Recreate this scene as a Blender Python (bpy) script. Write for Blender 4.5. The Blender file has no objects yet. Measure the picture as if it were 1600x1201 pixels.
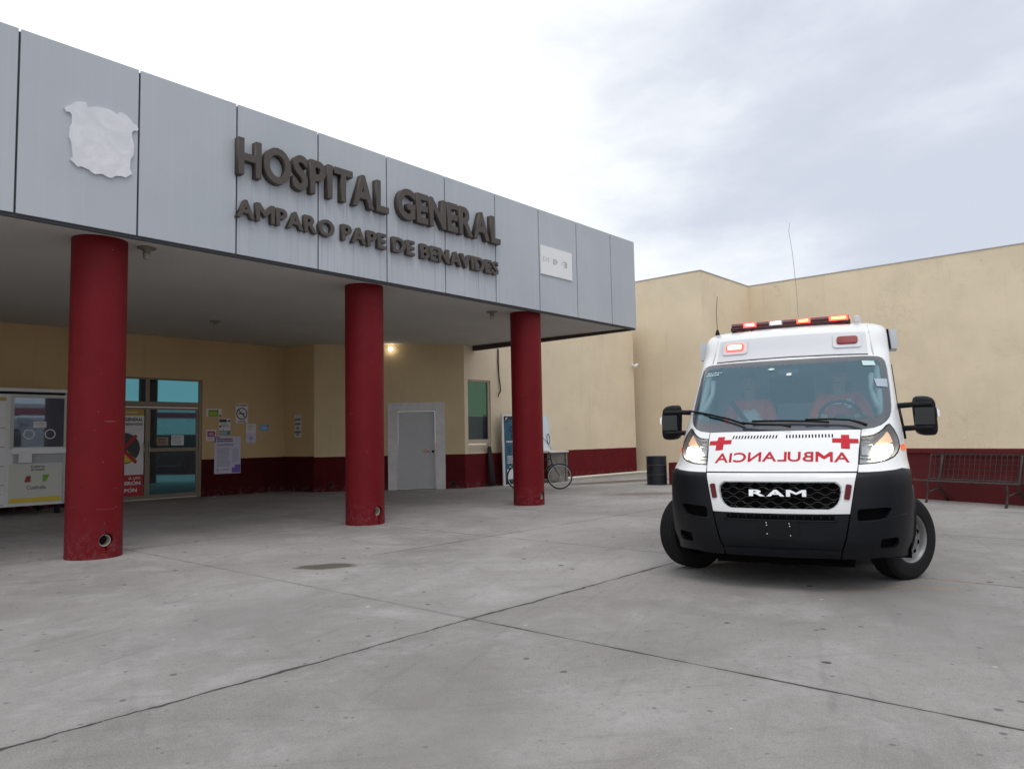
import bpy, bmesh, math, random
from mathutils import Vector, Matrix
from mathutils.geometry import tessellate_polygon
random.seed(7)
PI = math.pi
S = bpy.context.scene
COL = S.collection
R = math.radians

# ------------------------------------------------------------------ helpers
def link(o, parent=None):
    COL.objects.link(o)
    if parent: o.parent = parent
    return o
def tag(o, label=None, cat=None, group=None, kind=None):
    if label: o['label'] = label
    if cat: o['category'] = cat
    if group: o['group'] = group
    if kind: o['kind'] = kind
    return o
def empty(name, loc=(0, 0, 0), rz=0.0, label=None, cat=None, group=None):
    o = bpy.data.objects.new(name, None)
    o.location = loc; o.rotation_euler = (0, 0, rz); o.empty_display_size = .2
    link(o); return tag(o, label, cat, group)
def obj(name, bm, mat, parent=None, smooth=False, bevel=0, label=None, cat=None, group=None, kind=None, loc=None, rot=None):
    me = bpy.data.meshes.new(name)
    if isinstance(bm, bmesh.types.BMesh):
        if bevel:
            bmesh.ops.bevel(bm, geom=[e for e in bm.edges if e.is_manifold and e.calc_face_angle(0) > .6], offset=bevel, segments=2, profile=.5, affect='EDGES')
        bmesh.ops.recalc_face_normals(bm, faces=bm.faces) if len(bm.faces) < 20000 else None
        bm.to_mesh(me); bm.free()
    else:
        me = bm; me.name = name
    for m in (mat if isinstance(mat, (list, tuple)) else [mat]): me.materials.append(m)
    if smooth:
        me.shade_smooth()
        if smooth is not True: me.set_sharp_from_angle(angle=smooth)
    o = bpy.data.objects.new(name, me)
    if loc is not None: o.location = loc
    if rot is not None: o.rotation_euler = rot
    link(o, parent); return tag(o, label, cat, group, kind)
def BM(): return bmesh.new()
def box(bm, x0, x1, y0, y1, z0, z1, M=None, mi=0):
    vs = [bm.verts.new((x, y, z)) for x in (x0, x1) for y in (y0, y1) for z in (z0, z1)]
    for q in ((0, 1, 3, 2), (4, 6, 7, 5), (0, 4, 5, 1), (2, 3, 7, 6), (0, 2, 6, 4), (1, 5, 7, 3)):
        f = bm.faces.new([vs[i] for i in q]); f.material_index = mi
    if M is not None:
        for v in vs: v.co = M @ v.co
    return vs
def tube(bm, pts, r, n=8, cap=True, mi=0):
    pts = [Vector(p) for p in pts]; rings = []
    up = Vector((0, 0, 1)); prev = None
    for i, p in enumerate(pts):
        d = (pts[min(i + 1, len(pts) - 1)] - pts[max(i - 1, 0)]).normalized()
        if prev is None:
            a = d.cross(up)
            if a.length < .05: a = d.cross(Vector((1, 0, 0)))
        else: a = prev - d * prev.dot(d)
        a.normalize(); prev = a; b = d.cross(a)
        rr = r[i] if isinstance(r, (list, tuple)) else r
        rings.append([bm.verts.new(p + a * math.cos(2 * PI * k / n) * rr + b * math.sin(2 * PI * k / n) * rr) for k in range(n)])
    for A, B in zip(rings, rings[1:]):
        for k in range(n):
            f = bm.faces.new((A[k], A[(k + 1) % n], B[(k + 1) % n], B[k])); f.material_index = mi
    if cap:
        for q in (rings[0][::-1], rings[-1]): bm.faces.new(q).material_index = mi
def lathe(bm, prof, n=32, M=Matrix(), closed=False, mi=0):
    """prof: (r, h) pairs turned about local z"""
    rings = []
    for r, h in prof:
        if r < 1e-6: rings.append([bm.verts.new(M @ Vector((0, 0, h)))])
        else: rings.append([bm.verts.new(M @ Vector((r * math.cos(2 * PI * k / n), r * math.sin(2 * PI * k / n), h))) for k in range(n)])
    pr = list(zip(rings, rings[1:])) + ([(rings[-1], rings[0])] if closed else [])
    for A, B in pr:
        for k in range(n):
            a, b = A[k % len(A)], A[(k + 1) % len(A)]; c, d = B[(k + 1) % len(B)], B[k % len(B)]
            q = []
            for v in (a, b, c, d):
                if v not in q: q.append(v)
            if len(q) > 2: bm.faces.new(q).material_index = mi
def prism(bm, poly, y0, y1, M=None, mi=0):
    """poly in (x,z) extruded from y0 to y1"""
    A = [bm.verts.new((x, y0, z)) for x, z in poly]; B = [bm.verts.new((x, y1, z)) for x, z in poly]
    n = len(poly)
    if n > 4:
        for t in tessellate_polygon([[Vector((x, z, 0)) for x, z in poly]]):
            bm.faces.new([A[i] for i in t]).material_index = mi; bm.faces.new([B[i] for i in t[::-1]]).material_index = mi
    else:
        bm.faces.new(A).material_index = mi; bm.faces.new(B[::-1]).material_index = mi
    for i in range(n): bm.faces.new((A[(i + 1) % n], A[i], B[i], B[(i + 1) % n])).material_index = mi
    if M is not None:
        for v in A + B: v.co = M @ v.co
def evald(o):
    dg = bpy.context.evaluated_depsgraph_get()
    return bpy.data.meshes.new_from_object(o.evaluated_get(dg))
_fc = {}
def text_mesh(s, bold=.02, extrude=0.0, bevel=0.0):
    """font mesh in its own xy plane, size 1"""
    k = (s, bold, extrude, bevel)
    if k in _fc: return _fc[k]
    if s == 'M':     # drawn by hand: the thickened font glyph folds over itself
        w = .098 + 2 * bold; t = .7 + bold; b0 = -bold; W_ = .78 + bold; c = bpy.data.curves.new('lettering', 'CURVE'); c.dimensions = '2D'; c.fill_mode = 'BOTH'; c.extrude = extrude
        P = [(0, b0), (w, b0), (w, t - .30), (W_ / 2, t - .30 - .27 + .02), (W_ - w, t - .30), (W_ - w, b0), (W_, b0), (W_, t), (W_ - w * 1.05, t), (W_ / 2, t - .26 - w * .35), (w * 1.05, t), (0, t)]
        sp = c.splines.new('POLY'); sp.points.add(len(P) - 1); sp.use_cyclic_u = True
        for q, p in zip(sp.points, P): q.co = (p[0], p[1], 0, 1)
        o = bpy.data.objects.new('lettering', c); COL.objects.link(o); _fc[k] = evald(o); bpy.data.objects.remove(o); bpy.data.curves.remove(c)
        return _fc[k]
    if 'M' in s and ' ' not in s:
        b2 = BM(); X = 0
        for i, ch in enumerate(s):
            q = text_mesh(ch, bold, extrude); a = min(v.co.x for v in q.vertices); e = max(v.co.x for v in q.vertices)
            n0 = len(b2.verts); b2.from_mesh(q); b2.verts.ensure_lookup_table()
            for v in b2.verts[n0:]: v.co.x += X - a
            X += e - a + (.05 if s[i:i + 2] in ('AM', 'LA', 'UL', 'AN', 'IA', 'MA') else .10)
        me = bpy.data.meshes.new('lettering'); b2.to_mesh(me); b2.free(); _fc[k] = me
        return me
    if k not in _fc:
        c = bpy.data.curves.new('lettering', 'FONT'); c.body = s; c.size = 1; c.offset = bold; c.extrude = extrude; c.bevel_depth = bevel
        c.resolution_u = 5
        o = bpy.data.objects.new('lettering', c); COL.objects.link(o)
        _fc[k] = evald(o)
        bpy.data.objects.remove(o); bpy.data.curves.remove(c)
    return _fc[k]
def text_into(bm, s, x0, x1, z0, z1, y, bold=.02, depth=0.0, mi=0, M=None):
    """flat (or extruded towards -y) text fitted into a box of the xz plane"""
    me = text_mesh(s, bold, depth / 2 if depth else 0)
    xs = [v.co.x for v in me.vertices]; ys = [v.co.y for v in me.vertices]
    ax, bx, ay, by = min(xs), max(xs), min(ys), max(ys)
    b2 = BM(); b2.from_mesh(me)
    base = {}
    for v in b2.verts:
        p = Vector((x0 + (v.co.x - ax) / (bx - ax) * (x1 - x0), y - (v.co.z + (depth / 2 if depth else 0)), z0 + (v.co.y - ay) / (by - ay) * (z1 - z0)))
        if M is not None: p = M @ p
        base[v.index] = bm.verts.new(p)
    for f in b2.faces:
        try: bm.faces.new([base[v.index] for v in f.verts]).material_index = mi
        except ValueError: pass
    b2.free()

# ------------------------------------------------------------------ materials
def mat(name, col, rough=.6, metal=0.0, spec=.5, coat=0.0, emit=None, estr=0.0, noise=0.0, nscale=3.0, bump=0.0, bscale=60.0):
    m = bpy.data.materials.new(name); m.use_nodes = True
    nt = m.node_tree; b = nt.nodes['Principled BSDF']
    b.inputs['Base Color'].default_value = (*col, 1); b.inputs['Roughness'].default_value = rough
    b.inputs['Metallic'].default_value = metal; b.inputs['Specular IOR Level'].default_value = spec
    b.inputs['Coat Weight'].default_value = coat; b.inputs['Coat Roughness'].default_value = .05
    if emit: b.inputs['Emission Color'].default_value = (*emit, 1); b.inputs['Emission Strength'].default_value = estr
    if noise or bump:
        tc = nt.nodes.new('ShaderNodeTexCoord')
    if noise:
        n = nt.nodes.new('ShaderNodeTexNoise'); n.inputs['Scale'].default_value = nscale; n.inputs['Detail'].default_value = 6; n.inputs['Roughness'].default_value = .65
        nt.links.new(tc.outputs['Object'], n.inputs['Vector'])
        mp = nt.nodes.new('ShaderNodeMapRange'); mp.inputs[1].default_value = .3; mp.inputs[2].default_value = .7
        mp.inputs[3].default_value = 1 - noise; mp.inputs[4].default_value = 1 + noise
        nt.links.new(n.outputs['Fac'], mp.inputs[0])
        mx = nt.nodes.new('ShaderNodeMix'); mx.data_type = 'RGBA'; mx.blend_type = 'MULTIPLY'; mx.inputs[0].default_value = 1
        mx.inputs[6].default_value = (*col, 1); nt.links.new(mp.outputs[0], mx.inputs[7]); nt.links.new(mx.outputs[2], b.inputs['Base Color'])
    if bump:
        n2 = nt.nodes.new('ShaderNodeTexNoise'); n2.inputs['Scale'].default_value = bscale; n2.inputs['Detail'].default_value = 4
        nt.links.new(tc.outputs['Object'], n2.inputs['Vector'])
        bp = nt.nodes.new('ShaderNodeBump'); bp.inputs['Strength'].default_value = bump; bp.inputs['Distance'].default_value = .01
        nt.links.new(n2.outputs['Fac'], bp.inputs['Height']); nt.links.new(bp.outputs[0], b.inputs['Normal'])
    return m
class G:
    """tiny node-graph builder"""
    def __init__(s, m): s.m = m; s.nt = m.node_tree; s.b = s.nt.nodes.get('Principled BSDF')
    def set(s, inp, v):
        if isinstance(v, bpy.types.NodeSocket): s.nt.links.new(v, inp)
        elif v is not None: inp.default_value = v
    def math(s, op, a, b=None, c=None, clamp=False):
        n = s.nt.nodes.new('ShaderNodeMath'); n.operation = op; n.use_clamp = clamp
        for i, v in enumerate((a, b, c)):
            if v is not None: s.set(n.inputs[i], v)
        return n.outputs[0]
    def noise(s, vec, scale, detail=5, rough=.6, out='Fac', dist=0):
        n = s.nt.nodes.new('ShaderNodeTexNoise'); s.set(n.inputs['Vector'], vec); n.inputs['Scale'].default_value = scale
        n.inputs['Detail'].default_value = detail; n.inputs['Roughness'].default_value = rough; n.inputs['Distortion'].default_value = dist
        return n.outputs[out]
    def voro(s, vec, scale):
        n = s.nt.nodes.new('ShaderNodeTexVoronoi'); s.set(n.inputs['Vector'], vec); n.inputs['Scale'].default_value = scale
        return n.outputs['Distance'], n.outputs['Color']
    def rng(s, v, a, b, c=0.0, d=1.0, smooth=True):
        n = s.nt.nodes.new('ShaderNodeMapRange'); n.interpolation_type = 'SMOOTHSTEP' if smooth else 'LINEAR'
        s.set(n.inputs[0], v)
        for i, q in enumerate((a, b, c, d)): s.set(n.inputs[i + 1], q)
        return n.outputs[0]
    def mix(s, f, a, b, mode='MIX'):
        n = s.nt.nodes.new('ShaderNodeMix'); n.data_type = 'RGBA'; n.blend_type = mode
        s.set(n.inputs[0], f)
        s.set(n.inputs[6], (*a, 1) if isinstance(a, tuple) and len(a) == 3 else a); s.set(n.inputs[7], (*b, 1) if isinstance(b, tuple) and len(b) == 3 else b)
        return n.outputs[2]
    def coord(s, which='Object'):
        n = s.nt.nodes.new('ShaderNodeTexCoord'); return n.outputs[which]
    def geo(s): return s.nt.nodes.new('ShaderNodeNewGeometry').outputs['Position']
    def sep(s, v):
        n = s.nt.nodes.new('ShaderNodeSeparateXYZ'); s.set(n.inputs[0], v); return n.outputs
    def mapv(s, v, scale=(1, 1, 1), loc=(0, 0, 0)):
        n = s.nt.nodes.new('ShaderNodeMapping'); s.set(n.inputs[0], v); n.inputs['Scale'].default_value = scale; n.inputs['Location'].default_value = loc
        return n.outputs[0]
    def bump(s, h, strength=.3, dist=.01):
        n = s.nt.nodes.new('ShaderNodeBump'); n.inputs['Strength'].default_value = strength; n.inputs['Distance'].default_value = dist
        s.set(n.inputs['Height'], h); s.nt.links.new(n.outputs[0], s.b.inputs['Normal'])

def plaster(name, base, dado=None, dado_z=.95, dirt=1.0, top=None):
    """painted plaster with weather stains; a painted dado below dado_z"""
    m = mat(name, base, .85, spec=.2); g = G(m); p = g.geo(); x, y, z = g.sep(p)
    n1 = g.noise(p, .55, 6, .6); n2 = g.noise(p, 2.6, 7, .7, dist=.6); n3 = g.noise(g.mapv(p, (7, 7, .35)), 1.0, 5, .6)
    c = g.mix(g.rng(n1, .3, .7), tuple(v * .93 for v in base), tuple(min(1, v * 1.05) for v in base))
    st = g.rng(n2, .60, .80)
    c = g.mix(g.math('MULTIPLY', st, .42 * dirt), c, (base[0] * .5, base[1] * .46, base[2] * .42))
    # streaks running down from the top and old patched hairline cracks
    c = g.mix(g.math('MULTIPLY', g.rng(n3, .56, .78), .20 * dirt), c, (base[0] * .6, base[1] * .55, base[2] * .5))
    wav = g.math('ABSOLUTE', g.math('SUBTRACT', g.noise(p, 1.1, 8, .75, dist=.4), .5))
    crack = g.math('MULTIPLY', g.rng(wav, .0, .006, 1, 0), g.rng(g.noise(p, .35, 2), .52, .62))
    c = g.mix(g.math('MULTIPLY', crack, .5 * dirt), c, (base[0] * .35, base[1] * .32, base[2] * .3))
    if top:
        blot = g.math('MULTIPLY', g.rng(g.noise(p, 2.6, 9, .8), .56, .70), g.rng(z, top - 1.2, top + .9))
        c = g.mix(g.math('MULTIPLY', blot, .34), c, (base[0] * .42, base[1] * .36, base[2] * .30))
        c = g.mix(g.math('MULTIPLY', g.rng(g.noise(p, 5, 6, .75), .64, .76), .26), c, (base[0] * .5, base[1] * .45, base[2] * .4))
    if dado:
        edge = g.math('ADD', z, g.math('MULTIPLY', g.math('SUBTRACT', g.noise(p, 3.0, 3), .5), .02))
        d = g.mix(g.rng(n2, .35, .75), dado, tuple(v * .72 for v in dado))
        scuff = g.math('MULTIPLY', g.rng(z, .0, .28, 1, 0), g.rng(g.noise(p, 9, 6, .7), .45, .75))
        d = g.mix(g.math('MULTIPLY', scuff, .55), d, (.30, .22, .20))
        spots = g.rng(g.noise(p, 14, 3, .5), .74, .78)
        d = g.mix(g.math('MULTIPLY', spots, .35), d, (.4, .25, .22))
        c = g.mix(g.rng(edge, dado_z - .004, dado_z + .004), d, c)
    g.set(g.b.inputs['Base Color'], c)
    g.bump(g.math('ADD', g.math('MULTIPLY', g.noise(p, 45, 5, .65), .7), g.noise(p, 6, 4)), .35, .012)
    return m

BEIGE = (.74, .63, .47)
M = {}
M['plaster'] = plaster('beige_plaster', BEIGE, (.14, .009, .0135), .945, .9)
M['plaster_in'] = plaster('ochre_plaster', (.60, .43, .235), (.066, .004, .006), .965, 1.3)  # same red dado, its colour darkened for the shade under the canopy
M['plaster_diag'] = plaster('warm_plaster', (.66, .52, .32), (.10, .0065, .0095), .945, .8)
M['plaster_far'] = plaster('far_plaster', (.76, .645, .48), None, 0, 1.0, 6.2)
M['lowwall'] = mat('red_wall_paint', (.12, .008, .011), .75, noise=.25, nscale=2.5, bump=.3, bscale=40)
M['soffit'] = mat('soffit_paint', (.56, .54, .505), .9, noise=.06, nscale=.7, bump=.15, bscale=30)
M['darkmetal'] = mat('dark_trim', (.035, .038, .045), .5)
M['beam'] = mat('brown_beam', (.05, .035, .032), .6, noise=.2, nscale=5)
M['door'] = mat('grey_door_paint', (.50, .50, .51), .45, noise=.04, nscale=2)
M['frame_white'] = mat('white_surround', (.68, .66, .65), .75, noise=.12, nscale=3, bump=.2)
M['alu'] = mat('bronze_aluminium', (.23, .185, .13), .42, metal=.35)
M['cream'] = mat('cream_frame', (.55, .46, .36), .6, noise=.06)
M['steel'] = mat('steel', (.55, .55, .56), .35, metal=1)
M['black'] = mat('black_plastic', (.006, .0065, .008), .5, spec=.22)
M['blackgloss'] = mat('black_gloss', (.010, .011, .014), .15)
M['rubber'] = mat('tyre_rubber', (.011, .011, .012), .8, spec=.25, noise=.2, nscale=12, bump=.3, bscale=50)
M['white'] = mat('white_board', (.78, .79, .80), .5, noise=.03)
M['paper'] = mat('paper', (.74, .73, .74), .8, noise=.04, nscale=6)
M['ink'] = mat('ink', (.03, .03, .04), .8)
M['greyink'] = mat('grey_ink', (.30, .30, .34), .8)
M['red'] = mat('red_print', (.45, .02, .025), .6)
M['dkred'] = mat('brick_print', (.30, .05, .03), .7)
M['green'] = mat('green_print', (.16, .42, .05), .7)
M['teal'] = mat('teal_print', (.03, .22, .22), .7)
M['blueprint'] = mat('blue_print', (.014, .10, .155), .55, noise=.25, nscale=2)
M['skyblue'] = mat('light_blue_print', (.16, .40, .66), .6)
M['magenta'] = mat('magenta_print', (.36, .03, .18), .7)
M['violet'] = mat('violet_print', (.20, .13, .50), .7)
M['lilac'] = mat('lilac_paper', (.62, .60, .76), .75, noise=.05, nscale=4)
M['gold'] = mat('gold_print', (.48, .33, .07), .6)
M['yellow'] = mat('yellow_print', (.70, .52, .05), .6)
M['darkgrey'] = mat('dark_grey_print', (.05, .055, .06), .6)
M['letters'] = mat('bronze_letters', (.080, .067, .058), .5, metal=.25, noise=.1, nscale=8)
M['kiosk'] = mat('kiosk_panel', (.70, .70, .68), .55, noise=.07, nscale=3)
M['pvc'] = mat('pvc_pipe', (.66, .63, .55), .45, noise=.1, nscale=8)
M['wood'] = mat('weathered_wood', (.16, .148, .135), .85, noise=.3, nscale=6, bump=.4)
M['drum'] = mat('drum_paint', (.007, .009, .015), .45, noise=.35, nscale=5)
M['rust'] = mat('bench_paint', (.055, .035, .032), .55, metal=.2, noise=.3, nscale=9)

def glassy(name, gcol, fac, dark, rough=.02):
    """reflective tinted glazing over a dark room"""
    m = bpy.data.materials.new(name); m.use_nodes = True; nt = m.node_tree
    b = nt.nodes['Principled BSDF']; b.inputs['Base Color'].default_value = (*dark, 1); b.inputs['Roughness'].default_value = .4
    gl = nt.nodes.new('ShaderNodeBsdfGlossy'); gl.inputs['Color'].default_value = (*gcol, 1); gl.inputs['Roughness'].default_value = rough
    mx = nt.nodes.new('ShaderNodeMixShader'); mx.inputs[0].default_value = fac
    nt.links.new(b.outputs[0], mx.inputs[1]); nt.links.new(gl.outputs[0], mx.inputs[2])
    nt.links.new(mx.outputs[0], nt.nodes['Material Output'].inputs['Surface'])
    return m
def clear(name, tint, gcol, fac, rough=.0):
    m = bpy.data.materials.new(name); m.use_nodes = True; nt = m.node_tree; nt.nodes.remove(nt.nodes['Principled BSDF'])
    tr = nt.nodes.new('ShaderNodeBsdfTransparent'); tr.inputs[0].default_value = (*tint, 1)
    gl = nt.nodes.new('ShaderNodeBsdfGlossy'); gl.inputs['Color'].default_value = (*gcol, 1); gl.inputs['Roughness'].default_value = rough
    fr = nt.nodes.new('ShaderNodeLayerWeight'); fr.inputs[0].default_value = .25
    mp = nt.nodes.new('ShaderNodeMapRange'); mp.inputs[3].default_value = fac; mp.inputs[4].default_value = min(1, fac + .6)
    nt.links.new(fr.outputs['Fresnel'], mp.inputs[0])
    mx = nt.nodes.new('ShaderNodeMixShader'); nt.links.new(mp.outputs[0], mx.inputs[0])
    nt.links.new(tr.outputs[0], mx.inputs[1]); nt.links.new(gl.outputs[0], mx.inputs[2])
    nt.links.new(mx.outputs[0], nt.nodes['Material Output'].inputs['Surface'])
    return m
M['door_glass'] = glassy('teal_reflective_glass', (.20, .60, .68), .38, (.006, .012, .016))
M['win_glass'] = glassy('green_reflective_glass', (.20, .50, .40), .38, (.010, .022, .030))
M['kiosk_glass'] = glassy('kiosk_glass', (.50, .60, .75), .22, (.055, .068, .09))
M['windscreen'] = clear('windscreen_glass', (.70, .80, .83), (.44, .68, .84), .18)
M['sideglass'] = clear('side_glass', (.35, .42, .42), (.8, .95, 1), .12)
M['lens'] = clear('lens_glass', (.93, .95, .96), (1, 1, 1), .06)

# fascia: grey-blue composite metal panels with faint run marks
m = mat('fascia_panel', (.44, .485, .55), .42, metal=.0, spec=.45); g = G(m); p = g.geo()
n = g.noise(g.mapv(p, (9, 9, .25)), 1.6, 5, .6); n2 = g.noise(p, .5, 3); n3 = g.noise(p, 3.5, 6, .65)
x, y, z = g.sep(p)
inlet = g.math('MULTIPLY', g.rng(x, 4.8, 5.3), g.rng(x, 10.2, 10.7, 1, 0))
run = g.math('MULTIPLY', g.math('MULTIPLY', g.rng(g.noise(g.mapv(p, (14, 14, .18)), 1.5, 4, .7), .50, .70), inlet), g.math('MULTIPLY', g.rng(z, 4.95, 5.1, 1, 0), .6))
c = g.mix(g.rng(n2, .3, .7), (.415, .445, .490), (.460, .485, .525))
c = g.mix(g.math('MULTIPLY', g.rng(n, .5, .75), .22), c, (.53, .55, .61))
c = g.mix(run, c, (.22, .24, .30))
c = g.mix(g.math('MULTIPLY', g.rng(n3, .62, .78), .15), c, (.36, .38, .44))
g.set(g.b.inputs['Base Color'], c); g.bump(g.noise(g.mapv(p, (1, 1, .6)), 1.1, 3, .5), .25, .05); M['fascia'] = m
# columns: crimson gloss paint, scuffs
m = mat('column_paint', (.16, .008, .012), .5, spec=.16); g = G(m); p = g.geo(); x, y, z = g.sep(p)
n1 = g.noise(p, 2.2, 6, .65); n2 = g.noise(p, 14, 6, .7)
c = g.mix(g.rng(n1, .35, .7), (.162, .0072, .012), (.140, .0062, .0102))
c = g.mix(g.math('MULTIPLY', g.math('MULTIPLY', g.rng(z, .0, .55, 1, 0), g.rng(n2, .42, .72)), .5), c, (.23, .09, .10))
scr = g.math('MULTIPLY', g.rng(g.noise(g.mapv(p, (2, 2, 40)), 1.0, 3), .66, .70), g.rng(g.noise(p, 1.6, 2), .55, .65))
c = g.mix(g.math('MULTIPLY', scr, g.rng(g.math('ABSOLUTE', g.math('SUBTRACT', z, 1.75)), .25, .7, .60, .15)), c, (.40, .22, .24))
c = g.mix(g.math('MULTIPLY', g.rng(g.noise(p, 30, 2), .76, .78), .6), c, (.5, .4, .4))
g.set(g.b.inputs['Base Color'], c); g.bump(g.noise(p, 5, 4), .12, .02); M['column'] = m

# ------------------------------------------------------------------ ground
m = mat('concrete', (.36, .35, .35), .8, spec=.25); g = G(m); p = g.geo(); x, y, z = g.sep(p)
big = g.noise(p, .35, 6, .62, dist=.4); mid = g.noise(p, 1.5, 7, .68, dist=.3); fine = g.noise(p, 16, 6, .7); grit = g.noise(p, 120, 3, .7)
c = g.mix(g.rng(big, .30, .70), (.238, .222, .216), (.365, .345, .340))
c = g.mix(g.math('MULTIPLY', g.rng(mid, .46, .72), .50), c, (.445, .432, .432))
c = g.mix(g.math('MULTIPLY', g.rng(g.noise(p, .9, 7, .7, dist=.8), .48, .70), .46), c, (.180, .172, .164))
c = g.mix(g.math('MULTIPLY', g.rng(g.noise(p, 4.2, 6, .7, dist=.5), .54, .74), .26), c, (.44, .428, .428))
c = g.mix(g.math('MULTIPLY', g.rng(g.noise(p, .42, 5, .6, dist=.4), .54, .72), .30), c, (.24, .215, .20))
c = g.mix(g.math('MULTIPLY', g.rng(fine, .48, .70), .50), c, (.21, .205, .205))
c = g.mix(g.math('MULTIPLY', g.rng(grit, .4, .75), .42), c, (.58, .57, .57))
c = g.mix(g.math('MULTIPLY', g.rng(g.noise(p, 60, 4, .75), .54, .70), .40), c, (.14, .135, .132))
# faint scuffed streaks, tyre-worn bands and hairline cracks
for ang, al_ in ((.35, .30), (-.75, .26), (1.2, .18)):
    ca, sa = math.cos(ang), math.sin(ang)
    u_ = g.math('ADD', g.math('MULTIPLY', x, ca), g.math('MULTIPLY', y, sa)); v_ = g.math('SUBTRACT', g.math('MULTIPLY', y, ca), g.math('MULTIPLY', x, sa))
    cb = g.nt.nodes.new('ShaderNodeCombineXYZ'); g.set(cb.inputs[0], g.math('MULTIPLY', u_, .5)); g.set(cb.inputs[1], g.math('MULTIPLY', v_, 5.0))
    c = g.mix(g.math('MULTIPLY', g.rng(g.noise(cb.outputs[0], 1.3, 6, .7, dist=.3), .54, .72), al_), c, (.15, .143, .142))
hair = g.math('ABSOLUTE', g.math('SUBTRACT', g.noise(p, .55, 9, .72, dist=.5), .5))
hair = g.math('MULTIPLY', g.rng(hair, 0, .0022, 1, 0), g.rng(g.noise(p, .3, 2), .50, .60))
c = g.mix(g.math('MULTIPLY', hair, .55), c, (.10, .095, .093))
# nearer bays poured from a slightly darker mix than the bay beside the building
bay = g.math('MULTIPLY', g.rng(y, 3.90, 3.99, 1, 0), .42)
c = g.mix(bay, c, g.mix(1.0, c, (.70, .70, .68), 'MULTIPLY'))
# drips and gum spots
for sc, th, dens, colr, al in ((2.2, .075, .45, (.05, .05, .054), .9), (4.0, .10, .55, (.085, .085, .09), .75), (3.4, .06, .80, (.60, .59, .59), .7), (8.0, .13, .70, (.10, .10, .10), .6), (14.0, .16, .80, (.11, .108, .108), .5)):
    warp = g.math('MULTIPLY', g.math('SUBTRACT', g.noise(p, sc * 3, 2), .5), .10)
    d, vc = g.voro(p, sc); r_, g_, b_ = g.sep(vc)
    sp = g.math('MULTIPLY', g.rng(g.math('ADD', d, warp), th * .7, th, 1, 0), g.math('GREATER_THAN', r_, dens))
    c = g.mix(g.math('MULTIPLY', sp, al), c, colr)
def blob(cx, cy, rx, ry, ang, colr, al, soft=.35):
    global c
    ca, sa = math.cos(ang), math.sin(ang)
    dx = g.math('SUBTRACT', x, cx); dy = g.math('SUBTRACT', y, cy)
    a = g.math('DIVIDE', g.math('ADD', g.math('MULTIPLY', dx, ca), g.math('MULTIPLY', dy, sa)), rx)
    b = g.math('DIVIDE', g.math('SUBTRACT', g.math('MULTIPLY', dy, ca), g.math('MULTIPLY', dx, sa)), ry)
    d = g.math('SQRT', g.math('ADD', g.math('MULTIPLY', a, a), g.math('MULTIPLY', b, b)))
    d = g.math('ADD', d, g.math('MULTIPLY', g.math('SUBTRACT', g.noise(p, 3.2 / max(rx, ry) * .5, 5, .65), .5), 1.0))
    c = g.mix(g.rng(d, 1 - soft, 1 + soft * .4, al, 0), c, colr)
blob(4.75, 6.86, .36, .20, R(-40), (.085, .072, .055), .85)
blob(6.15, 6.77, .40, .16, R(-40), (.22, .21, .20), .6, .6)
blob(15.1, 9.15, 1.1, .5, R(-45), (.16, .115, .095), .75, .6)
blob(19.0, 12.3, 2.6, .55, R(-20), (.10, .085, .075), .85, .4)
blob(6.73, 2.01, .16, .06, R(-50), (.42, .25, .08), .55, .8)
blob(7.05, 1.72, .35, .07, R(-75), (.40, .25, .10), .40, .8)
blob(7.55, 1.45, .22, .05, R(-75), (.40, .25, .10), .35, .8)
blob(3.0, 5.4, 1.1, .5, R(20), (.25, .24, .235), .5, .8)
blob(1.2, 7.6, 1.3, .6, R(-15), (.22, .21, .20), .55, .8)
blob(6.0, 1.2, 1.6, .8, R(30), (.235, .225, .22), .5, .9)
blob(2.4, 2.6, .9, .5, R(40), (.22, .21, .2), .45, .9)
# joints between the bays: sawn lines that wander a little, and one chipped open
wob = g.math('MULTIPLY', g.math('SUBTRACT', g.noise(p, 1.2, 6, .65), .5), .10)
wob2 = g.math('MULTIPLY', g.math('SUBTRACT', g.noise(p, 6, 4, .7), .5), .05)
h = None
def joint(axis, pos, w, wb, al, lo=-1e3, hi=1e3):
    global c, h
    a = x if axis == 'x' else y; o = y if axis == 'x' else x
    d = g.math('ABSOLUTE', g.math('ADD', g.math('SUBTRACT', a, pos), wb))
    ww = g.math('MULTIPLY', w, g.rng(g.noise(p, 2.2, 3), .3, .7, .45, 1.7))
    k = g.rng(g.math('DIVIDE', d, ww), .5, 1.0, 1, 0)
    if lo > -900: k = g.math('MULTIPLY', k, g.rng(o, lo - .02, lo))
    if hi < 900: k = g.math('MULTIPLY', k, g.rng(o, hi, hi + .02, 1, 0))
    halo = g.math('MULTIPLY', g.rng(g.math('DIVIDE', d, ww), 0, 5.0, 1, 0), .25)
    if lo > -900: halo = g.math('MULTIPLY', halo, g.rng(o, lo - .1, lo))
    if hi < 900: halo = g.math('MULTIPLY', halo, g.rng(o, hi, hi + .1, 1, 0))
    c = g.mix(halo, c, (.17, .165, .16))
    c = g.mix(g.math('MULTIPLY', k, al), c, (.045, .043, .042))
    h = k if h is None else g.math('MAXIMUM', h, k)
joint('y', 3.95, .016, g.math('ADD', wob, wob2), .92)
joint('y', 7.05, .010, wob, .6, 5.5)
joint('y', 10.15, .010, wob, .6)
joint('y', 13.3, .010, wob, .5)
joint('x', 4.0, .0095, g.math('MULTIPLY', wob2, .45), .95, -900, 3.95)
joint('x', 4.0, .0065, g.math('MULTIPLY', wob2, .6), .45, 3.95)
joint('y', .4, .010, g.math('MULTIPLY', wob2, .5), .85, 4.0)
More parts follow.
